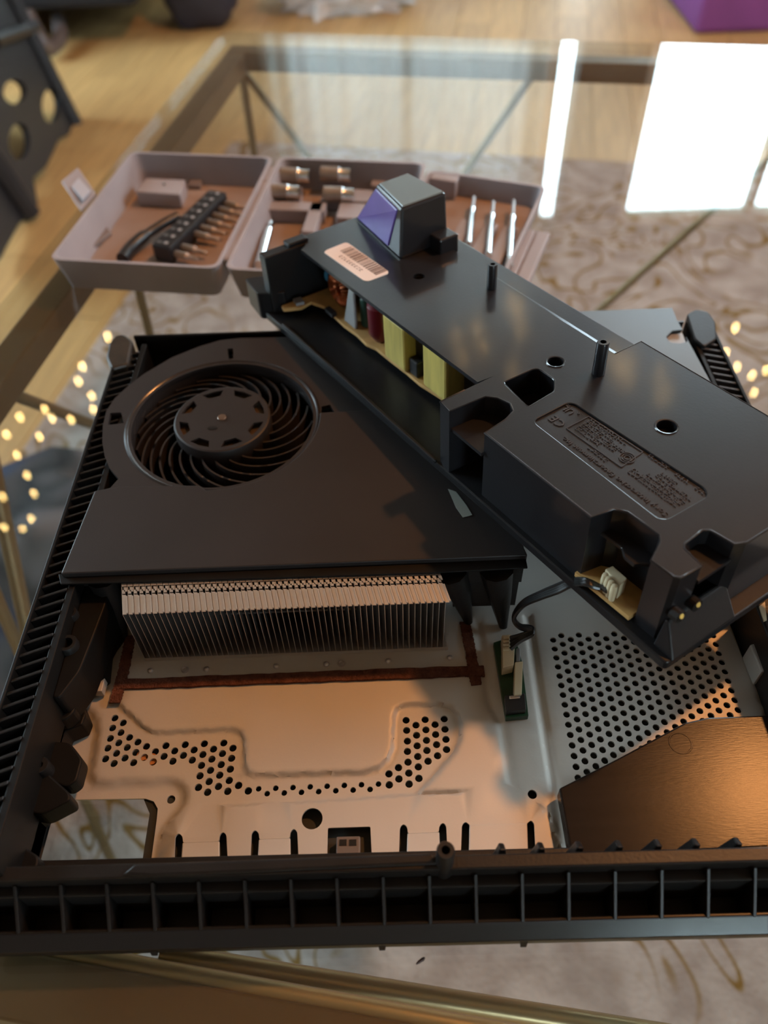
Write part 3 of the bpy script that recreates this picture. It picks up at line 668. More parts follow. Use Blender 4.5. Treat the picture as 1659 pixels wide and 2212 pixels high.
# drive cover, lower right
dc = U2([(1208, 1702), (1330, 1640), (1480, 1560), (1530, 1549), (1659, 1544), (1750, 1540)], .014)+[(.158, .118), (.158, .0790), tuple(U(1232, 1838, .014)[:2])]
drive = MB().prism(dc, .0075, .014).build('drive_cover', M_drive, con, bevel=.0007)
for x, y, r in ((1470, 1605, .0040),):
    p = U(x, y, .0141); MB().lathe([(r*.86, .0), (r*.9, .00025), (r, .00025), (r*1.04, .0)], (p.x, p.y, .0139), 28).build('dimple', M_drive, drive, smooth=True)
p = [U(x, y, .0142) for x, y in ((1235, 1835), (1659, 1816), (1659, 1826), (1238, 1846))]
MB().prism([(q.x, q.y) for q in p], .0139, .0146).build('ridge', M_drive, drive)

# fan cover: ring with the round opening, flat part, underside skirts
fc = np.array([-.0742, .2610]); FR = .0403
vol = U2([(640, 727), (575, 729), (520, 730), (475, 735), (431, 748), (371, 772), (310, 808), (275, 835), (248, 860), (230, 887), (222, 920), (221, 955), (226, 985), (236, 1010), (256, 1034), (238, 1054)], ZV)
vol += [(-.1195, tuple(U(238, 1054, ZV))[1]-.001), (.012, .2165), (.030, .2165), (.030, .318), (-.02, .318)]
fh = circ(fc[0], fc[1], FR, 64)
def quad(pts, z): return fillet(U2(pts, z), .0005, 2)
slots = [quad([(491, 753), (503, 752), (504, 774), (494, 776)], ZV), quad([(238, 892), (262, 891), (267, 914), (233, 918)], ZV), quad([(694, 878), (713, 874), (724, 893), (694, 898)], ZV)]
fcov = sheet(vol, [fh]+slots, ZV-.002, ZV).build('fan_cover', M_cover, con)
lipm = MB().lathe([(FR, ZV-.009), (FR+.0002, ZV-.0012), (FR+.0009, ZV-.0002), (FR+.0022, ZV+.0004), (FR+.0030, ZV+.0001), (FR+.0030, ZV-.0019), (FR+.0012, ZV-.0020), (FR+.0012, ZV-.009)], (fc[0], fc[1], 0), 72, closed=True)
lipm.build('fan_lip', mat('gloss_black_lip', (.022, .02, .02), .22), fcov, smooth=True)
for s_ in slots:
    c = np.mean(s_, 0); MB().box(c[0]-.005, c[0]+.005, c[1]-.005, c[1]+.005, ZV-.006, ZV-.0045).build('slot_back', M_black, fcov)
flat = U2([(205, 1057), (258, 1048), (330, 1050), (460, 1046)], ZC)
yk = U(460, 1046, ZC).y
flat = [tuple(U(204, 1060, ZC)[:2]), tuple(U(258, 1050, ZC)[:2]), tuple(U(430, 1048, ZC)[:2])]
arc = [(fc[0]+(FR+.003)*math.cos(a), fc[1]+(FR+.003)*math.sin(a)) for a in np.linspace(math.radians(-92), math.radians(2), 26)]
flat += [p for p in arc if p[1] < .2705]
flat += [(.012, .2640), (.030, .2640), tuple(U(1140, 1199, ZC)[:2]), tuple(U(131, 1239, ZC)[:2])]
flo = MB().prism(flat, ZC-.0045, ZC).build('flat_cover', M_cover, fcov, bevel=.0005)
e0 = U(122, 1246, ZC-.004); e1 = U(1136, 1212, ZC-.004)
pl = [U(126, 1240, .0402), U(1136, 1206, .0402), U(1140, 1226, .0402), U(950, 1236, .0402), U(640, 1246, .0402), U(131, 1262, .0402)]
MB().prism([(p.x, p.y) for p in pl], .0394, .0402).build('lip_flange', M_dark, fcov, bevel=.0002)
bar((e0.x, e0.y+.0012, ZC-.0052), (e1.x, e1.y+.0012, ZC-.0052), .0026, .0016, 'lip_strip', M_black, fcov, bev=.0003)
# skirts and feet under the cover
sk = MB()
for x0, y0, x1, y1 in ((135, 1250, 262, 1250), (965, 1215, 1135, 1205)):
    a = U(x0, y0, .037); b = U(x1, y1, .037); MB().box(a.x, b.x, min(a.y, b.y)+.001, max(a.y, b.y)+.006, .0215, .0372).build('skirt', M_black, fcov)
for (ax, ay), (bx, by) in (((975, 1258), (1013, 1340)), ((1075, 1255), (1088, 1350)), ((222, 1270), (265, 1370))):
    a = U(ax, ay, .034); b = U(bx, by, .008)
    MB().tube([(a.x, a.y+.004, .036), ((a.x+b.x)/2, (a.y+b.y)/2+.004, .022), (b.x, b.y, .0065)], [.0065, .0048, .0016], 10).build('foot', M_black, fcov, smooth=True)
wb = MB(); a = U(985, 1252, .036); b = U(1128, 1244, .036); wb.box(a.x, b.x, a.y+.004, a.y+.012, .012, .0365); wb.build('skirt', M_black, fcov)

# fan rotor
HR = .0215
rec = []
for k in range(8):
    a = math.radians(k*45+20); w1, w2 = .26, .17; ra1, ra2 = .0188, .0150
    rec.append([(fc[0]+ra1*math.cos(a-w1), fc[1]+ra1*math.sin(a-w1)), (fc[0]+ra1*math.cos(a), fc[1]+ra1*math.sin(a)), (fc[0]+ra1*math.cos(a+w1), fc[1]+ra1*math.sin(a+w1)), (fc[0]+ra2*math.cos(a+w2), fc[1]+ra2*math.sin(a+w2)), (fc[0]+ra2*math.cos(a-w2), fc[1]+ra2*math.sin(a-w2))])
hubt = sheet(circ(fc[0], fc[1], HR-.0010, 64), rec, ZC-.0012, ZC)
hubt.lathe([(HR-.0010, ZC), (HR-.0003, ZC-.0003), (HR, ZC-.0011), (HR+.0002, .014), (HR-.001, .014), (HR-.001, ZC-.0012)], (fc[0], fc[1], 0), 64, closed=True)
hub = hubt.build('fan_rotor', M_cover, con, smooth=True)
MB().lathe([(0, ZC-.0030), (HR-.0012, ZC-.0030), (HR-.0012, ZC-.004), (0, ZC-.004)], (fc[0], fc[1], 0), 32).build('hub_floor', mat('rotor_ring', (.10, .075, .05), .35, metal=.4), hub)
MB().lathe([(0, .0006), (.0017, .0006), (.0020, .0003), (.0020, 0), (.0034, -.0001)], (fc[0], fc[1], ZC), 24).build('hub_pin', mat('dull_pin', (.16, .11, .08), .4, metal=.5), hub, smooth=True)
p = U(459, 925, ZC); MB().prism(circ(p.x, p.y, .0022, 16, .0011), ZC-.0001, ZC+.0002).build('hub_mark', M_black, hub)
nb = 23; bm_ = MB(); n = 14; R0, R1b = HR-.0004, .0395; th = .00042
ptsb = []
for i in range(n+1):
    t = i/n; r = R0+(R1b-R0)*t; a = -0.95*t**1.25; ptsb.append((r*math.cos(-a), r*math.sin(-a)))
left = []; right = []
for i, (x, y) in enumerate(ptsb):
    q0 = ptsb[max(i-1, 0)]; q1 = ptsb[min(i+1, n)]; dx, dy = q1[0]-q0[0], q1[1]-q0[1]; l = math.hypot(dx, dy); left.append((x-dy/l*th, y+dx/l*th)); right.append((x+dy/l*th, y-dx/l*th))
zt = lambda i: .0375-.0030*(i/n)**2
for i in range(n):
    bm_.hull([(*left[i], .016), (*right[i], .016), (*right[i+1], .016), (*left[i+1], .016)], [(*left[i], zt(i)), (*right[i], zt(i)), (*right[i+1], zt(i+1)), (*left[i+1], zt(i+1))])
bme = bm_.mesh('blade', M_cover, smooth=True)
for k in range(nb): link('blade', bme, hub, at=Matrix.Translation((fc[0], fc[1], 0)) @ Matrix.Rotation(2*math.pi*k/nb, 4, 'Z'))
MB().lathe([(0, .0135), (.0425, .0135), (.0425, .0125), (0, .0125)], (fc[0], fc[1], 0), 40).build('fan_well', M_black, con)
MB().lathe([(.0428, .0125), (.0428, ZV-.003), (.0440, ZV-.003), (.0440, .0125)], (fc[0], fc[1], 0), 64, closed=True).build('fan_wall', M_black, con, smooth=True)

# silver shield at the back right
ss = U2([(1235, 673), (1452, 665), (1462, 690), (1478, 720), (1560, 872), (1600, 950)], .0405)+[(.150, .225), (.05, .235)]
nt_ = U2([(1438, 727), (1452, 714), (1476, 712), (1486, 738), (1470, 742), (1448, 740)], .0405)
shd = sheet(ss, [fillet(nt_, .001)], .0395, .0405).build('rear_shield', M_shield, con, bevel=0)
MB().prism([tuple(p) for p in nt_], .037, .0385).build('tab', M_grey, shd)
MB().box(.05, .147, .3245, .3255, .012, .0395).build('shield_flange', M_shield, shd)

# ribbon connector board in the channel
bb = U2([(1066, 1388), (1112, 1372), (1128, 1430), (1142, 1546), (1093, 1551)], .009)
pcb = MB().prism(bb, ZP+.0001, .009).build('connector_board', M_pcb, con, bevel=.0002)
def pbox(pts, z0, z1, name, m, parent, bev=.0003): return MB().prism(U2(pts, z1), z0, z1).build(name, m, parent, bevel=bev)
pbox([(1085, 1400), (1112, 1398), (1110, 1436), (1086, 1442)], .009, .0150, 'plug', M_cream, pcb)
for i in range(4): pbox([(1086, 1374+i*8), (1099, 1373+i*8), (1100, 1379+i*8), (1087, 1380+i*8)], .0150, .0163, 'plug_tooth', M_cream, pcb, .0002)
pbox([(1084, 1372), (1104, 1370), (1106, 1402), (1086, 1404)], .009, .0150, 'plug', M_cream, pcb)
pbox([(1112, 1430), (1130, 1428), (1127, 1500), (1110, 1503)], .009, .0135, 'latch_bar', M_cream, pcb)
pbox([(1115, 1400), (1124, 1399), (1124, 1428), (1115, 1429)], .009, .0125, 'pin_header', M_grey, pcb)
pbox([(1090, 1502), (1134, 1497), (1137, 1532), (1094, 1536)], .009, .0125, 'black_socket', M_bits, pcb)
pbox([(1100, 1502), (1124, 1500), (1124, 1508), (1100, 1510)], .0125, .0132, 'metal_clip', M_chrome, pcb)
# steel bracket and black side box at the right
rbk = U2([(1620, 1392), (1659, 1382), (1700, 1440), (1645, 1452)], .016)
MB().prism(rbk, .006, .016).build('side_bracket', M_steel, con, bevel=.0006)
MB().box(.1345, .150, .12, .17, .003, .028).build('side_box', M_black, con, bevel=.001)
MB().prism(U2([(1640, 1310), (1652, 1300), (1656, 1340), (1650, 1342)], .0285), .028, .0287).build('cream_chip', M_cream, con)
MB().box(.1345, .150, .175, .235, .003, .030).build('side_box', M_black, con, bevel=.001)
# scrap of clear tape on the cover
pt = U2([(968, 1056), (985, 1062), (1008, 1092), (1020, 1112), (1000, 1117), (985, 1096)], ZC+.0003)
MB().prism(pt, ZC+.0001, ZC+.0003).build('tape_scrap', mat('frosted_tape', (.30, .32, .29), .5, alpha=.7), con)

# ================================================================== POWER SUPPLY
PM = Matrix(((PU[0], PV[0], PN[0], PP0[0]), (PU[1], PV[1], PN[1], PP0[1]), (PU[2], PV[2], PN[2], PP0[2]), (0, 0, 0, 1)))
psu = thing('power_supply_unit', 'black plastic power supply unit with barcode sticker lying askew across open console', 'power supply', mtx=PM)
PMi = PM.inverted()
def PS(px, py, w): 
    p = UP(px, py, PP0+PN*w, PN); return PMi @ p
def P2(pts, w): return [tuple(PS(x, y, w)[:2]) for x, y in pts]
def pb(mb, name, m, parent=psu, **k): return mb.build(name, m, parent, local=True, **k)
# lower tray
bt = MB().prism(fillet([(-.1700, -.0040), (.0915, -.0010), (.0925, .083), (-.1700, .083)], .002), -.0345, -.0305)
base = pb(bt, 'base_tray', M_psub, bevel=.0006)
pb(MB().box(-.150, -.0245, -.0036, -.0022, -.0305, -.0288), 'tray_rim', M_psub, base, bevel=.0004)
pb(MB().prism(fillet([(-.186, -.004), (-.168, -.006), (-.160, .006), (-.180, .010)], .002), -.0345, -.020), 'end_lug', M_psub, base, bevel=.0008)
# end wall at the left, back wall
pb(MB().box(-.1690, -.1625, -.0010, .083, -.0305, -.0005), 'end_wall', M_psub, base, bevel=.0006)
pb(MB().box(-.1690, -.1630, .0125, .0235, -.0005, .0016), 'end_clip', M_psub, base, bevel=.0006)
pb(MB().box(-.1690, -.0057, .0812, .083, -.0305, -.0042), 'back_wall', M_psub, base)
# upper cover: the narrow roof over the open side
roof = [(-.1575, .0160), (-.0242, .0166), (-.0235, .0240), (-.0235, .0696), (-.120, .0715), (-.1690, .0720), (-.1690, .0234), (-.1600, .0200)]
lblp = fillet([(.0050, .0188), (.0050, .0345), (.0072, .0362), (.0640, .0385), (.0668, .0360), (.0662, .0185), (.0640, .0165), (.0070, .0172)], .002, 3)
scr = [PS(905, 597, 0), PS(1440, 922, 0), PS(1200, 782, 0)]
cov = pb(sheet(roof, [circ(scr[0].x, scr[0].y, .0026, 20)], -.0018, 0), 'top_cover', M_psu)
pb(MB().box(-.1690, -.0060, .0720, .0832, -.0045, -.0026), 'cover_step', M_psu, cov, bevel=.0008)
pb(MB().hull([(-.169, .0690, -.0018), (-.006, .0676, -.0018), (-.006, .0735, -.0045), (-.169, .0735, -.0045)], [(-.169, .0712, 0.0002), (-.006, .0690, 0.0002), (-.006, .0735, -.0026), (-.169, .0735, -.0026)]), 'cover_ridge', M_psu, cov, bevel=.0004)
# wide body with notches, wells and the recessed rating panel
wide = [(-.0235, .0696), (-.0235, .0100), (-.0234, -.0015), (-.0172, -.0020), (-.0160, .0135), (-.0125, .0165), (-.0070, .0180), (-.0030, .0160), (-.0012, .0110), (0, .0004), (.0515, .0010), (.0530, .0090), (.0565, .0115), (.0690, .0120), (.0712, .0100), (.0745, .0026), (.0825, .0030), (.0840, .0045), (.0845, .0125), (.0770, .0135), (.0758, .0150), (.0752, .0235), (.0765, .0254), (.0845, .0266), (.0862, .0300), (.0870, .083), (-.0057, .083), (-.0060, .0690)]
well2 = fillet([(-.0186, .0240), (-.0181, .0385), (-.0165, .0402), (-.0078, .0402), (-.0026, .0353), (-.0015, .0215)], .0015, 3)
wb = pb(sheet(wide, [well2, lblp, circ(scr[1].x, scr[1].y, .0034, 28), circ(scr[2].x, scr[2].y, .0030, 24)], -.0305, 0), 'wide_cover', M_psu, bevel=.0)
# softly rounded edge beads along the wide cover
def bead(pts, r, name='edge_bead', m=M_psu, z=-.0003): return pb(MB().tube([(x, y, z) for x, y in pts], r, 8), name, m, wb, smooth=True)
bead(wide[8:], .00045); bead(wide[1:9], .00045); bead(well2+[well2[0]], .0004); bead(lblp+[lblp[0]], .0003)
pb(MB().box(-.0195, -.0005, .0205, .0410, -.0130, -.0120), 'well_floor', M_psu, wb)
pb(MB().box(-.0180, .0005, -.0012, .0175, -.0100, -.0085), 'notch_floor', M_psu, wb)
pb(MB().prism([(.0500, .0015), (.0505, .0115), (.0575, .0135), (.0690, .0150), (.074, .0120), (.0705, .0080), (.0690, .0065), (.0680, .0045), (.0640, .0045), (.0610, .0065), (.052, .006)], -.0110, -.0095), 'notch_floor', M_psu, wb, bevel=.0004)
pb(MB().box(.0748, .0852, .0125, .0268, -.0080, -.0065), 'notch_floor', M_psu, wb)
lab_panel = pb(MB().prism(lblp, -.003, -.0007), 'rating_panel', mat('rating_panel_plastic', (.013, .012, .0125), .38, spec=.3, bump=.05, bscale=3000), wb)
for q, r in ((scr[1], .0034), (scr[0], .0026)):
    s_ = pb(MB().lathe([(0, -.0032), (r*.8, -.0032), (r*.85, -.0036), (r*1.02, -.0036), (r*1.02, -.0045), (0, -.0045)], (q.x, q.y, 0), 20), 'screw', M_grey if r < .003 else M_psu, wb, smooth=True)
pb(MB().lathe([(0, -.02), (.0036, -.02), (.0036, -.021), (0, -.021)], (scr[2].x, scr[2].y, 0), 16), 'well_floor', M_black, wb)
for (x, y, z0) in ((scr[1].x, scr[1].y, .0034), (scr[2].x, scr[2].y, .0030)):
    pb(MB().lathe([(z0, -.0006), (z0+.0001, .0002), (z0+.0006, .0003), (z0+.001, -.0002)], (x, y, 0), 28), 'hole_rim', M_psu, wb, smooth=True)
# posts
for (px, py, h, r) in ((1062, 622, .0115, .0021), (1292, 806, .0140, .0023)):
    q = PS(px, py, 0); pb(MB().lathe([(r*.5, h-.004), (r*.5, h), (r*.9, h), (r, h-.0005), (r*1.05, 0)], (q.x, q.y, -.0002), 20), 'post', M_psu, cov if px < 1200 else wb, smooth=True)
# mains inlet box
sb = MB().hull([(-.1680, .0535, 0), (-.1190, .0469, 0), (-.1190, .0745, 0), (-.1680, .0745, 0)], [(-.1490, .0555, .0230), (-.1205, .0497, .0230), (-.1205, .0745, .0230), (-.1495, .0735, .0230)])
inlet = pb(sb, 'inlet_box', M_psu, bevel=.0012)
pb(MB().hull([(-.1655, .0526, .0015), (-.1310, .0480, .0015), (-.1310, .0500, .0015), (-.1655, .0540, .0015)], [(-.1490, .0546, .0212), (-.1240, .0495, .0212), (-.1240, .0510, .0212), (-.1490, .0560, .0212)]), 'purple_face', M_purple, inlet, bevel=.0006)
pb(MB().box(-.1200, -.1110, .0640, .0745, -.0022, .0070), 'inlet_foot', M_psu, inlet, bevel=.0008)
pb(MB().hull([(-.1480, .0560, .0231), (-.1212, .0508, .0231), (-.1212, .0738, .0231), (-.1485, .0728, .0231)], [(-.1477, .0564, .0236), (-.1216, .0512, .0236), (-.1216, .0734, .0236), (-.1482, .0724, .0236)]), 'inlet_lid', mat('grey_green_lid', (.10, .125, .125), .35), inlet)
# barcode sticker
st = P2([(700, 545), (705, 540), (745, 524), (752, 525), (839, 586), (838, 591), (796, 607), (786, 606)], .0003)
stk = pb(MB().prism(fillet(st, .0008, 2), -.0001, .0003), 'barcode_sticker', M_sticker)
bc = MB(); O = Vector(st[0]).to_3d(); random.seed(3)
q0 = Vector(P2([(735, 542)], .0003)[0]); q1 = Vector(P2([(812, 594)], .0003)[0]); qd = (q1-q0); ln = qd.length; qd.normalize(); qn = Vector((-qd.y, qd.x)); t = 0
while t < ln:
    w_ = random.choice((.0003, .0004, .0007, .0010)); 
    a = q0+qd*t-qn*.0001; b = a+qd*w_; bc.prism([a, b, b+qn*.0062, a+qn*.0062], .0003, .00036); t += w_+random.choice((.0004, .0006, .0008))
pb(bc, 'barcode_print', M_ink, stk)
dg_ = MB(); t = .004
while t < ln*.72:
    a = q0+qd*t-qn*.0035; dg_.prism([a, a+qd*.0012, a+qd*.0012+qn*.0003, a+qn*.0003], .0003, .00036)
    if random.random() > .35: dg_.prism([a, a+qd*.0003, a+qd*.0003+qn*.0016, a+qn*.0016], .0003, .00036)
    if random.random() > .4: dg_.prism([a+qn*.0013, a+qd*.0012+qn*.0013, a+qd*.0012+qn*.0016, a+qn*.0016], .0003, .00036)
    t += .0021
pb(dg_, 'number_print', M_ink, stk)
# moulded lettering of the rating panel (upside down for the viewer)
dgs = bpy.context.evaluated_depsgraph_get()
M_emb = mat('highlit_letter', (.055, .052, .055), .25, spec=.5)  # same black as the panel, lightened in colour to stand for highlights
def text(body, u_, v_, size, name, width=None):
    cu_ = bpy.data.curves.new(name, 'FONT'); cu_.body = body; cu_.size = size; cu_.extrude = .00018; cu_.resolution_u = 2
    to = bpy.data.objects.new(name, cu_); COL.objects.link(to); bpy.context.view_layer.update()
    me = bpy.data.meshes.new_from_object(to.evaluated_get(bpy.context.evaluated_depsgraph_get())); bpy.data.objects.remove(to); bpy.data.curves.remove(cu_)
    xs_ = [v.co.x for v in me.vertices]; sx = (width/(max(xs_)-min(xs_))) if width else 1.0
    me.transform(Matrix.Translation((u_, v_, -.0006)) @ Matrix.Rotation(math.pi, 4, 'Z') @ Matrix.Diagonal((sx, 1, 1, 1)))
    me.materials.clear(); me.materials.append(M_emb); return link(name, me, lab_panel, local=True)
text('Sony Interactive Entertainment Inc.', .0645, .0212, .0028, 'lettering', .0465)
text('CE', .0135, .0265, .0052, 'lettering'); text('UL', .0105, .0335, .0042, 'lettering'); text('US', .0072, .0342, .0018, 'lettering'); text('c', .0122, .0342, .0022, 'lettering')
em = MB()
def line(a, b, w=.0003):
    a = Vector(a); b = Vector(b); d = (b-a).normalized(); n_ = Vector((-d.y, d.x))*w/2; em.prism([a-n_, b-n_, b+n_, a+n_], -.0007, -.0004)
bx = [(.0150, .0247), (.0150, .0352), (.0395, .0362), (.0405, .0252)]
for i in range(4): line(bx[i], bx[(i+1) % 4])
random.seed(11)
def scribble(u0_, u1_, v_, h=.0011):
    t = u0_
    while t < u1_:
        w_ = random.uniform(.0006, .0014)
        line((t, v_), (t+w_*.8, v_+random.uniform(-.0003, .0003)), .00025); 
        if random.random() > .4: line((t, v_), (t+random.uniform(-.0002, .0002), v_+h), .00025)
        if random.random() > .5: line((t+w_*.5, v_+h), (t+w_, v_+h*.8), .00025)
        t += w_+.0003
for v_, a, b in ((.0343, .017, .034), (.0325, .017, .030), (.0307, .017, .036), (.0289, .017, .033), (.0270, .017, .028)): scribble(a, b, v_)
for i in range(4): em.lathe([(.0010+.0008*i-.00012, -.0004), (.0010+.0008*i+.00012, -.0004), (.0010+.0008*i+.00012, -.0008), (.0010+.0008*i-.00012, -.0008)], (.0385, .0300, 0), 20, closed=True) if i < 3 else None
for v_, a, b in ((.0362, .042, .050), (.0362, .0535, .058), (.0362, .0615, .0645), (.0232, .027, .035), (.0252, .0435, .0630), (.0270, .0435, .0630), (.0290, .0480, .0640), (.0310, .050, .0640), (.0328, .0505, .056)): scribble(a, b, v_)
mk_ = pb(em, 'moulded_marks', M_emb, lab_panel)
# board and components behind the open side
bdp = P2([(608, 660), (612, 668), (650, 664), (672, 652), (700, 662), (742, 702), (770, 722), (790, 742), (812, 752), (840, 775), (880, 806), (905, 828), (968, 868)], -.026)+[(-.024, .030), (-.024, .079), (-.160, .079), (-.160, .018)]
bd = pb(MB().prism(bdp, -.0276, -.026), 'circuit_board', M_tan, bevel=.0003)
pb(MB().prism(P2([(633, 650), (650, 645), (658, 656), (640, 660)], -.0257), -.026, -.0245), 'chip', M_grey, bd)
pb(MB().prism(P2([(702, 672), (712, 667), (728, 680), (718, 686)], -.0257), -.026, -.0240), 'chip', M_bits, bd)
def comp(px, py, du, dv, h, name, m, bev=.0006, inset=0.0):
    q = PS(px, py, -.026); return pb(MB().box(q.x-du/2, q.x+du/2, q.y+inset, q.y+dv+inset, -.026, -.026+h), name, m, bd, bevel=bev)
comp(853, 788, .0165, .020, .0225, 'yellow_transformer', M_yellow, .0012)
comp(938, 852, .0165, .020, .0225, 'yellow_transformer', M_yellow, .0012)
comp(893, 806, .0080, .012, .0200, 'black_core', M_bits, inset=.003)
comp(893, 812, .0060, .004, .0080, 'black_relay', M_bits)
comp(1000, 880, .0100, .012, .0200, 'black_core', M_bits, inset=.004)
q = PS(803, 742, -.026); pb(MB().tube([(q.x, q.y+.006, -.026), (q.x, q.y+.006, -.022), (q.x, q.y+.006, -.008), (q.x, q.y+.006, -.0055)], [.0035, .0062, .0062, .0030], 16), 'red_capacitor', M_red, bd, smooth=True)
q = PS(775, 708, -.026); pb(MB().tube([(q.x, q.y+.006, -.026), (q.x, q.y+.006, -.012), (q.x, q.y+.006, -.011)], [.0040, .0040, .0030], 14), 'green_capacitor', M_teal, bd, smooth=True)
q = PS(760, 706, -.026); pb(MB().hull([(q.x-.007, q.y, -.026), (q.x+.003, q.y, -.026), (q.x+.003, q.y+.0015, -.026), (q.x-.007, q.y+.0015, -.026)], [(q.x-.004, q.y+.003, -.006), (q.x-.001, q.y+.003, -.006), (q.x-.001, q.y+.0045, -.006), (q.x-.004, q.y+.0045, -.006)]), 'heat_spreader', M_grey, bd, bevel=.0004)
q = PS(728, 672, -.026); tr_ = MB(); cxx, cyy, czz = q.x-.002, q.y+.006, -.0155
for k in range(26):
    a = 2*math.pi*k/26; ca, sa = math.cos(a), math.sin(a)
    ring = []
    for j in range(9):
        b_ = 2*math.pi*j/8; rr = .0062+.0030*math.cos(b_); ring.append((cxx+rr*ca, cyy+.0042*math.sin(b_), czz+rr*sa))
    tr_.tube(ring, .00075, 5, caps=False)
pb(tr_, 'copper_coil', M_copper, bd, smooth=True)
q = PS(694, 652, -.026); pb(MB().tube([(q.x, q.y+.008, -.0125), (q.x+.0030, q.y+.0085, -.0125)], [.0052, .0052], 18), 'blue_capacitor', M_blue, bd, smooth=True)
# connector opening at the front corner: tan board, connector with teeth
cbd = pb(MB().prism([(.0500, .0000), (.0735, .0010), (.0735, .020), (.050, .020)], -.0295, -.0275), 'circuit_board', M_tan)
q = [PS(x, y, -.022) for x, y in ((1306, 1236), (1322, 1228), (1354, 1256), (1338, 1272))]
pb(MB().prism([(p.x, p.y) for p in q], -.0275, -.0205), 'white_connector', M_cream, cbd, bevel=.0003)
for i in range(4):
    t = (i+.5)/4; x = 1302+(1328-1302)*t; y = 1250+(1282-1250)*t; p = PS(x, y, -.0225)
    pb(MB().lathe([(0, .0035), (.0010, .003), (.0012, 0), (.001, -.004)], (p.x, p.y, -.0225), 10), 'connector_tooth', M_cream, cbd, smooth=True)
# rounded corner pillars and screw holes at the end wall
pb(MB().hull([(.0840, .0010, -.0305), (.0920, .0010, -.0305), (.0920, .030, -.0305), (.0840, .030, -.0305)], [(.0835, .0040, -.020), (.0850, .0040, -.020), (.0850, .030, -.020), (.0835, .030, -.020)]), 'end_slope', M_psub, wb, bevel=.0006)
for (px, py) in ((1476, 1340), (1512, 1315)):
    q = UP(px, py, np.array(PM @ Vector((.0885, 0, 0))), PU); l = PMi @ q
    pb(MB().tube([(l.x-.004, l.y, l.z), (l.x-.0010, l.y, l.z+.0003)], .0022, 16), 'boss', M_black, wb)
    pb(MB().tube([(l.x-.0010, l.y, l.z+.0010), (l.x-.0008, l.y, l.z+.0011)], [.0009, .0009], 10), 'yellow_pin', M_yellow, wb)

# cable from the power supply to the console board
wa = PM @ PS(1318, 1268, -.0235)
for i in range(4):
    o = Vector((.0009*(i-1.5), .0011*(i-1.5), .0006*(i % 2)))
    path = [wa+o, PM @ PS(1290+i*2, 1264+i*2, -.0245), PM @ PS(1262, 1252+i*3, -.0240), U(1236, 1252+i*4, .0545), U(1205, 1264+i*5, .048), U(1168, 1280+i*4, .040), U(1130, 1300+i*3, .031), U(1110, 1330+i*2, .024), U(1122, 1350+i*2, .021), U(1146, 1354+i*3, .020), U(1150, 1362+i*3, .020), U(1125, 1372+i*4, .019), U(1103, 1378+i*8, .0165)]
    if i == 0: cable = thing('wire_cable', 'thin black four strand cable plugged between power supply and console board', 'cable', (wa.x, wa.y, 0.0))
    MB().tube(tocurve(path, 5), .00085, 7).build('wire', M_wire, cable, smooth=True)

# ================================================================== TOOL CASE
ZT = .022
def caseframe(fl, fr, bl_, z):
    a = U(*fl, z); b = U(*fr, z); c = U(*bl_, z); x = (b-a); x.z = 0; w = x.length; x.normalize(); y = Vector((-x.y, x.x, 0)); d = (c-a).dot(y)
    return Matrix(((x.x, y.x, 0, a.x), (x.y, y.y, 0, a.y), (0, 0, 1, 0), (0, 0, 0, 1))), w, d
CM, cw, cd = caseframe((105, 560), (470, 580), (290, 327), ZT)
case = thing('tool_case', 'open grey plastic tool case lying flat with two hinged halves and latch', 'tool case', mtx=CM)
CMi = CM.inverted()
def CL(px, py, z): return CMi @ U(px, py, z)
def shell(x0, x1, y0, y1, h, name, parent, t=.0022, dr=.004, fl_t=.0018, m=M_case):
    o = fillet([(x0, y0), (x1, y0), (x1, y1), (x0, y1)], .007, 4); bo = fillet([(x0+dr, y0+dr), (x1-dr, y0+dr), (x1-dr, y1-dr), (x0+dr, y1-dr)], .006, 4)
    ii = fillet([(x0+t, y0+t), (x1-t, y0+t), (x1-t, y1-t), (x0+t, y1-t)], .006, 4); ib = fillet([(x0+dr+t, y0+dr+t), (x1-dr-t, y0+dr+t), (x1-dr-t, y1-dr-t), (x0+dr+t, y1-dr-t)], .005, 4)
    n = len(o); mb = MB(); vs = [(x, y, 0.0003) for x, y in bo]+[(x, y, h) for x, y in o]+[(x, y, h) for x, y in ii]+[(x, y, fl_t) for x, y in ib]
    fs = [tuple(range(n))[::-1], tuple(range(3*n, 4*n))]
    for r in range(3):
        for i in range(n): fs.append((r*n+i, r*n+(i+1) % n, (r+1)*n+(i+1) % n, (r+1)*n+i))
    mb.add(vs, fs); return mb.build(name, m, parent, local=True, bevel=0)
ch = shell(0, cw, 0, cd, ZT, 'left_half', case)
shell_gap = .004
mw = (CL(885, 345, ZT)-CL(575, 335, ZT)).length+.002
ch2 = shell(cw+shell_gap, cw+shell_gap+mw, 0, cd, ZT, 'right_half', case)
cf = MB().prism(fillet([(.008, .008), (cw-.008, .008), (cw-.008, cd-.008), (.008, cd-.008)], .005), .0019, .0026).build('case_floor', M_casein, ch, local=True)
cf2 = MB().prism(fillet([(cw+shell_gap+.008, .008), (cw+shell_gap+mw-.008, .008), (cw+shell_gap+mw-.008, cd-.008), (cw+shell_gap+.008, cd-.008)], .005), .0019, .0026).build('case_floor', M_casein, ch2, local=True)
for yy in (cd*.16, cd*.84): MB().tube([(cw-.001, yy-.008, ZT-.003), (cw-.001, yy+.008, ZT-.003)], .0028, 10).build('hinge', M_case, case, local=True) if False else MB().box(cw-.001, cw+shell_gap+.001, yy-.010, yy+.010, ZT-.006, ZT-.001).build('hinge', M_case, case, local=True, bevel=.0008)
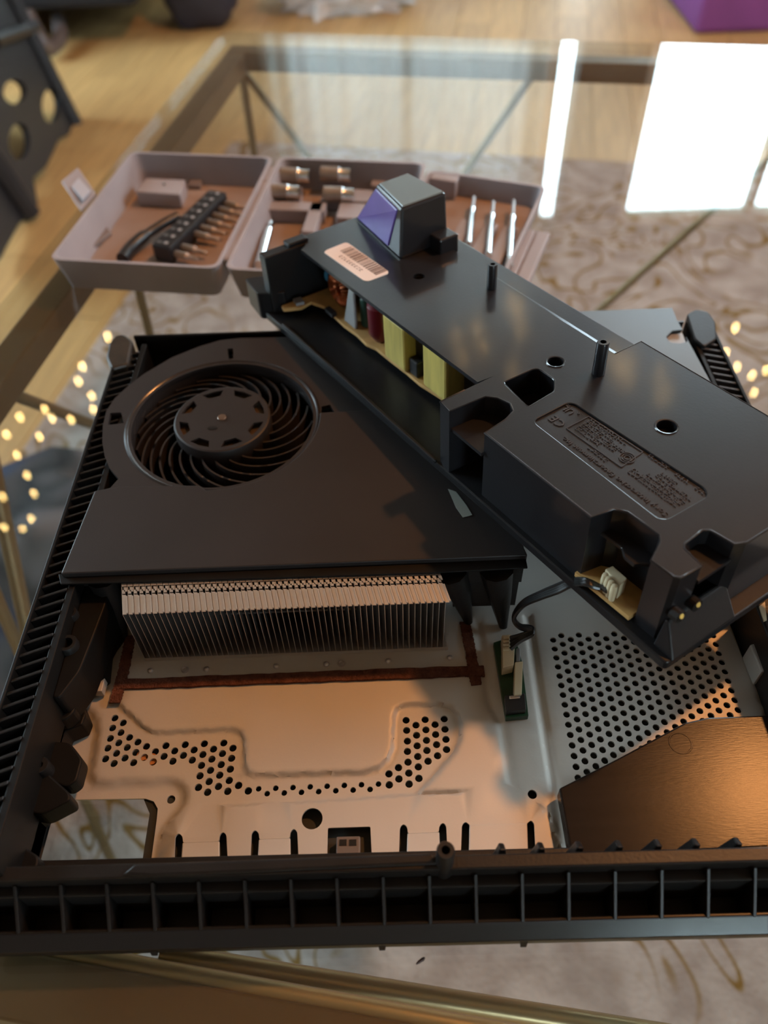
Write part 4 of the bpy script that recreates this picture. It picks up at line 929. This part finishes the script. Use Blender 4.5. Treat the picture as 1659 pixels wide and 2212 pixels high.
MB().box(cw-.0005, cw+shell_gap+.0005, .012, cd-.012, ZT-.004, ZT-.0015).build('living_hinge', M_case, case, local=True)
# latch sticking out at the left
lt = [CL(x, y, ZT) for x, y in ((172, 448), (205, 412), (170, 368), (135, 398))]
MB().hull([(p.x, p.y, ZT-.004+k) for p, k in zip(lt, (0, 0, .004, .004))], [(p.x, p.y, ZT-.0015+k) for p, k in zip(lt, (0, 0, .004, .004))]).build('latch', M_case, case, local=True, bevel=.0008)
lt2 = [CL(x, y, ZT+.004) for x, y in ((176, 424), (193, 405), (168, 378), (152, 396))]
MB().hull([(p.x, p.y, ZT+.0005) for p in lt2], [(p.x, p.y, ZT+.0022) for p in lt2]).build('latch_window', mat('pale_latch_face', (.45, .45, .50), .4), case, local=True, bevel=.0003)
# mouldings of the left half
def cbox(pts, z0, z1, name, m, parent, bev=.0008, M=None):
    f = CL if M is None else M
    return MB().prism([tuple(f(x, y, z1)[:2]) for x, y in pts], z0, z1).build(name, m, parent, local=True, bevel=bev)
cbox([(293, 414), (388, 420), (400, 388), (316, 384)], .0026, .013, 'moulded_block', M_case, ch)
cbox([(352, 396), (356, 396), (356, 393), (352, 393)], .013, .0145, 'pin', M_grey, ch, .0002)
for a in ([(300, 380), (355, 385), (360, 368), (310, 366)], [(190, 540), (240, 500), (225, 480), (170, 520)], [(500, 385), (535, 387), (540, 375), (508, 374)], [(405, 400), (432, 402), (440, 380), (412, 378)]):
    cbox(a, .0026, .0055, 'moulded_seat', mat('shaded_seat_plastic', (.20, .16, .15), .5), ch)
# mouldings of the right half
for a, h in (([(590, 428), (648, 432), (652, 402), (600, 398)], .010), ([(690, 432), (800, 436), (806, 410), (712, 404)], .010), ([(575, 452), (700, 456), (706, 436), (584, 434)], .012), ([(650, 500), (680, 502), (700, 436), (672, 436)], .012), ([(725, 470), (800, 474), (806, 440), (735, 436)], .012), ([(800, 400), (830, 402), (838, 372), (808, 370)], .010)):
    cbox(a, .0026, h, 'moulded_block', M_case, ch2)
# bit rail: black holder with curved arm
rail_t = thing('bit_rail', 'black plastic bit rail holding driver bits inside grey tool case', 'bit holder', mtx=CM.copy())
ra_, rb_ = CL(343, 532, .014), CL(468, 412, .014)
def along(t, off, z):
    d = (rb_-ra_); d.z = 0; n_ = Vector((d.y, -d.x, 0)).normalized(); p = ra_+d*t+n_*off; return Vector((p.x, p.y, z))
rbx = MB().hull([along(0, -.006, .0028), along(0, .008, .0028), along(1, .008, .0028), along(1, -.006, .0028)], [along(0, -.006, .0145), along(0, .008, .0145), along(1, .008, .0145), along(1, -.006, .0145)])
railb = rbx.build('rail_body', M_bits, rail_t, local=True, bevel=.0015)
stem = [CL(x, y, .010) for x, y in ((385, 470), (350, 487), (310, 508), (280, 530), (262, 552))]
MB().tube(tocurve([(p.x, p.y, z) for p, z in zip(stem, (.011, .0105, .009, .008, .0075))], 5), [.0032]*10+[.0042]*11, 10).build('arm', M_bits, rail_t, local=True, smooth=True)
M_num = mat('pale_number_print', (.35, .34, .34), .5)
for k in range(9):
    p = along((k+.5)/9, .003, .0146); MB().prism(circ(p.x, p.y, .0014, 12), .0144, .01475).build('number_dot', M_num, railb, local=True)
    p = along((k+.5)/9, -.002, .0146); MB().prism(circ(p.x, p.y, .0018, 10, .0012), .0144, .01470).build('number_print', mat('faint_number_print', (.12, .12, .12), .5), railb, local=True)
ords = ['first', 'second', 'third', 'fourth', 'fifth', 'sixth', 'seventh', 'eighth']
j = 0
for k in (0, 1, 3, 4, 5, 6, 7, 8):
    t = (k+.5)/9; p = along(t, .0082, .008); q = along(t, .026 if k else .024, .0068)
    lab = 'short steel driver bit in black bit rail, %s from its near end' % ords[j]
    bt_ = thing('driver_bit', lab, 'driver bit', mtx=CM @ Matrix.Translation((p.x, p.y, 0)), group='bits in the bit rail'); j += 1
    d = q-p
    MB().tube([Vector((0, 0, p.z)), Vector((d.x*.5, d.y*.5, p.z+d.z*.5))], .0024, 6).build('hex_shank', M_brassbit, bt_, local=True, bevel=0)
    MB().tube([Vector((d.x*.5, d.y*.5, p.z+d.z*.5)), Vector((d.x*.62, d.y*.62, p.z+d.z*.6)), Vector((d.x*.95, d.y*.95, p.z+d.z)), Vector((d.x, d.y, p.z+d.z))], [.0024, .0014, .0013, .0005], 8).build('tip', M_brassbit, bt_, local=True, smooth=True)
# sockets lying in the right half
for (px, py), lab in (((640, 388), 'small steel socket at the back of tool case, nearest the hinge'), ((728, 386), 'small steel socket at the back of tool case, nearest black power supply'), ((618, 424), 'small steel socket lying in the middle row, nearest the hinge'), ((735, 430), 'small steel socket lying in the middle row, nearest black power supply')):
    p = CL(px, py, .012); so = thing('socket', lab, 'socket', mtx=CM @ Matrix.Translation((p.x, p.y, 0.0)), group='sockets in the tool case')
    zc = .0150 if py < 400 or True else .012
    MB().tube([(-.011, 0, zc), (.002, 0, zc)], .0052, 14).build('barrel', M_brassbit, so, local=True, smooth=True)
    MB().tube([(.002, 0, zc), (.003, 0, zc), (.010, 0, zc)], [.0052, .0044, .0044], 14).build('hex_end', M_chrome, so, local=True, smooth=True)
# bright driver shaft
a = U(584, 482, .008); b = U(560, 572, .008)
sh = thing('driver_shaft', 'bright chrome driver shaft lying in the grey tool case', 'screwdriver', (b.x, b.y, 0))
d = (a-b)
MB().tube([b, b+d*.82], .0030, 12).build('shaft', M_chrome, sh, smooth=True)
MB().tube([b+d*.82, b+d*.86, a], [.0030, .0022, .0020], 12).build('tip', M_chrome, sh, smooth=True)

# separate tray with precision screwdrivers
TMx, tw, td = caseframe((945, 640), (1187, 622), (928, 368), .016)
a = U(930, 366, .016); b = U(1182, 402, .016); x = b-a; x.z = 0; tw = x.length; x.normalize(); y = Vector((-x.y, x.x, 0)); td = .130; o = a-y*td
TMx = Matrix(((x.x, y.x, 0, o.x), (x.y, y.y, 0, o.y), (0, 0, 1, 0), (0, 0, 0, 1))); TMxi = TMx.inverted()
tray = thing('screwdriver_tray', 'small grey plastic tray with precision screwdrivers beside tool case', 'tray', mtx=TMx)
TL = lambda px, py, z: TMxi @ U(px, py, z)
trs = shell(0, tw, 0, td, .016, 'tray_shell', tray, dr=.003)
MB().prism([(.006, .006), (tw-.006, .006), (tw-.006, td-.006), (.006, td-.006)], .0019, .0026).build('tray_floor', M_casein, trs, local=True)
MB().box(.003, .022, td-.012, td-.002, .0026, .0158).build('moulded_block', M_case, trs, local=True, bevel=.0008)
for px in (985, 1042, 1088, 1132, 1165):
    p = TL(px, 520, .009); MB().box(p.x-.0045, p.x+.0045, .020, .085, .0026, .0088).build('divider', M_case, trs, local=True, bevel=.0012)
for (tx, ty), (bx_, by_), lab in (((1024, 424), (1012, 530), 'silver precision screwdriver in grey tray, nearest the black inlet box'), ((1066, 434), (1055, 554), 'silver precision screwdriver in grey tray, middle of the three'), ((1110, 432), (1100, 577), 'silver precision screwdriver in grey tray, longest and furthest from inlet box')):
    a = U(tx, ty, .011); b = U(bx_, by_, .011); sd = thing('precision_screwdriver', lab, 'screwdriver', (b.x, b.y, 0), group='precision screwdrivers in the tray'); d = a-b
    MB().tube([b, b+d*.02, b+d*.05, b+d*.62, b+d*.64, b+d*.70, b+d*.74], [.0022, .0026, .0022, .0022, .0017, .0026, .0018], 12).build('handle', M_chrome, sd, smooth=True)
    MB().tube([b+d*.74, b+d*.97, a], [.0012, .0012, .0007], 8).build('blade', M_grey, sd, smooth=True)

# ================================================================== THINGS ON THE FLOOR
# black step stool, leaning side panel with round holes
kx = .22; f1 = U(62, 484, FL); Npl = np.array([1.0, 0.05, kx]); Npl /= np.linalg.norm(Npl); P0s = np.array(f1)
def SP(px, py): return UP(px, py, P0s, Npl)
stool = thing('step_stool', 'black plastic step stool with round holes standing beside the table', 'stool', (f1.x, f1.y, FL))
ey = Vector((0, 1, 0)); ey = (ey-Vector(Npl)*ey.dot(Vector(Npl))).normalized(); ez = Vector(Npl).cross(ey); ez = ez if ez.z > 0 else -ez
S0 = Vector(P0s); SM = Matrix(((ey.x, ez.x, Npl[0], S0.x), (ey.y, ez.y, Npl[1], S0.y), (ey.z, ez.z, Npl[2], S0.z), (0, 0, 0, 1))); SMi = SM.inverted()
def S2(pts): return [tuple((SMi @ SP(x, y))[:2]) for x, y in pts]
def safe(pts): return fillet(S2(pts), .008, 3)
pan = S2([(0, 560), (40, 485), (82, 440), (72, 385), (100, 360), (128, 300), (150, 290), (165, 322), (190, 300), (100, 130), (20, -20), (-40, -140), (-180, -140), (-180, 300), (-80, 560)])
def el(cx, cy, rx, ry): return S2([(cx+rx*math.cos(t), cy+ry*math.sin(t)) for t in np.linspace(0, 2*math.pi, 20)[:-1]])
hs_ = [el(32, 198, 25, 27), el(110, 228, 19, 38), el(42, 305, 23, 40)]
so = sheet(pan, hs_, -.012, 0.0); sp_ = so.build('side_panel', M_stool, stool, at=SM)
def srod(p, q, r, name): 
    a = S2([p])[0]; b = S2([q])[0]; return MB().tube([(a[0], a[1], .004), (b[0], b[1], .004)], r, 8).build(name, M_stool, stool, at=SM, smooth=True)
srod((-10, -70), (178, 300), .014, 'edge_beam'); srod((-30, 330), (62, 465), .020, 'edge_beam'); srod((-20, 90), (70, 60), .014, 'edge_beam')
pa = np.array(pan); px0, px1, py1 = pa[:, 0].min(), pa[:, 0].max(), pa[:, 1].max()
tx0, tx1 = [p for p in pan if p[1] > py1-.15][0][0], [p for p in pan if p[1] > py1-.15][-1][0]
tx0, tx1 = min(tx0, tx1), max(tx0, tx1); y2 = Npl[2]*.30/ez.z
MB().prism([(px0+.10, y2), (px1-.02, y2), (tx1, py1), (tx0, py1)], -.30, -.288).build('side_panel', M_stool, stool, at=SM)
MB().box(tx0-.02, tx1+.02, py1, py1+.022, -.31, .01).build('step_board', M_stool, stool, at=SM, bevel=.004)
# metal hinge piece behind the stool
h1 = U(70, 62, -.38); h2 = U(118, 105, -.41)
hb_ = [U(60, 30, -.36), U(85, 80, -.40), U(105, 105, -.42), U(130, 80, -.42), U(125, 40, -.40)]
MB().tube(tocurve(hb_, 4), .018, 8).build('rear_leg', mat('grey_stool_plastic', (.16, .14, .14), .5), stool, smooth=True)
# dark sofa behind, its underside lifted on feet
sa = U(120, 24, -.36); sb_ = U(296, 20, -.36)
sofa = thing('sofa', 'dark charcoal fabric sofa at the far side of the room', 'sofa', (sa.x, sa.y+.3, FL))
MB().box(-2.3, sb_.x, sa.y, sa.y+.75, -.36, -.10).build('seat_base', M_sofa, sofa, bevel=.02)
MB().box(-2.3, sb_.x, sa.y+.50, sa.y+.75, -.10, .28).build('backrest', M_sofa, sofa, bevel=.03)
for fx in (-2.2, sb_.x-.45):
    for fy in (sa.y+.08, sa.y+.67): MB().tube([(fx, fy, FL), (fx, fy, -.36)], [.018, .025], 10).build('foot', M_bits, sofa)
# navy bag on the floor next to the sofa
def blob(name, c, sx, sy, sz, m, seed, amp=.12, n=2.5, seg=(28, 16)):
    random.seed(seed); ph = [random.uniform(0, 6.3) for _ in range(12)]; mb = MB(); vs = []; fs = []; A_, B_ = seg
    for j in range(B_+1):
        th_ = math.pi*j/B_
        for i in range(A_):
            a = 2*math.pi*i/A_; x = math.sin(th_)*math.cos(a); y = math.sin(th_)*math.sin(a); z = math.cos(th_)
            k = 1+amp*(math.sin(n*3*x+ph[0])*math.sin(n*2.3*y+ph[1])+.6*math.sin(n*5*z+ph[2]+3*x)*math.cos(n*4*y+ph[3])+.35*math.sin(n*9*x+ph[4])*math.sin(n*8*y+n*5*z+ph[5]))
            sg = lambda v: math.copysign(abs(v)**.7, v)
            vs.append((c[0]+sx*sg(x)*k, c[1]+sy*sg(y)*k, max(c[2]+sz*z*k, c[2]-sz*.85)))
    for j in range(B_):
        for i in range(A_): fs.append((j*A_+i, j*A_+(i+1) % A_, (j+1)*A_+(i+1) % A_, (j+1)*A_+i))
    mb.add(vs, fs); return mb.build(name, m, smooth=True)
g = U(470, 66, FL)
bx0 = sb_.x+.02; bx1 = U(528, 40, FL).x
tag(blob('duffel_bag', ((bx0+bx1)/2, g.y+.08, FL+.102), (bx1-bx0)/2/1.06, .11, .12, M_bag, 5, .04), 'dark navy fabric bag slumped on the wooden floor by sofa', 'bag')
g = U(750, 40, FL)
M_clear = mat('clear_plastic_film', (.85, .85, .86), .25, alpha=.55, bump=.5, bscale=40)
tag(blob('plastic_bag', (g.x, g.y+.12, FL+.078), .19, .14, .09, M_clear, 8, .20, 4.5, (48, 28)), 'crumpled clear plastic bag lying on the wooden floor', 'plastic bag')
g = U(1500, 76, FL)
pb_ = thing('storage_cube', 'purple fabric storage cube standing on the wooden floor', 'storage box', (g.x+.2, g.y+.2, FL))
MB().box(g.x, g.x+.42, g.y, g.y+.40, FL+.001, FL+.36).build('body', M_plum, pb_, bevel=.012)
MB().box(g.x-.006, g.x+.426, g.y-.006, g.y+.406, FL+.36, FL+.39).build('lid', M_plum, pb_, bevel=.010)
MB().tube(tocurve([(g.x+.15, g.y-.004, FL+.24), (g.x+.17, g.y-.03, FL+.20), (g.x+.25, g.y-.03, FL+.20), (g.x+.27, g.y-.004, FL+.24)], 4), .008, 8).build('handle', M_plum, pb_, smooth=True)
# crumpled garment on the rug under the table
def garmat():
    m = bpy.data.materials.new('blue_grey_garment'); m.use_nodes = True; nt = m.node_tree; N = nt.nodes; L = nt.links; b = N['Principled BSDF']; b.inputs['Roughness'].default_value = .9
    tc = N.new('ShaderNodeTexCoord'); n = N.new('ShaderNodeTexNoise'); n.inputs['Scale'].default_value = 6.5; n.inputs['Detail'].default_value = 1; L.new(tc.outputs['Object'], n.inputs['Vector'])
    cr = N.new('ShaderNodeValToRGB'); e = cr.color_ramp.elements; cr.color_ramp.interpolation = 'EASE'
    e[0].position = .30; e[0].color = (.012, .012, .015, 1); e[1].position = .62; e[1].color = (.13, .115, .125, 1)
    for p_, c_ in ((.42, (.008, .022, .07, 1)), (.50, (.035, .032, .04, 1)), (.55, (.010, .012, .02, 1))):
        q = e.new(p_); q.color = c_
    L.new(n.outputs[0], cr.inputs[0]); L.new(cr.outputs[0], b.inputs['Base Color']); return m
g = U(55, 1180, FL+.04)
tag(blob('crumpled_garment', (g.x-.05, g.y-.10, FL+.053), .18, .20, .05, garmat(), 12, .16, 3.0, (40, 20)), 'crumpled blue and grey garment lying on the rug under table', 'clothing')
# dark plastic splinter on the glass
a = U(899, 2083, .0006); b = U(917, 2068, .0006)
sp = MB().tube([a, a+(b-a)*.3, a+(b-a)*.75+Vector((.0002, 0, 0)), b], [.0002, .0005, .0006, .0003], 6).build('plastic_splinter', mat('splinter_plastic', (.03, .015, .012), .5))
tag(sp, 'tiny dark plastic splinter lying on the clear glass', 'splinter')
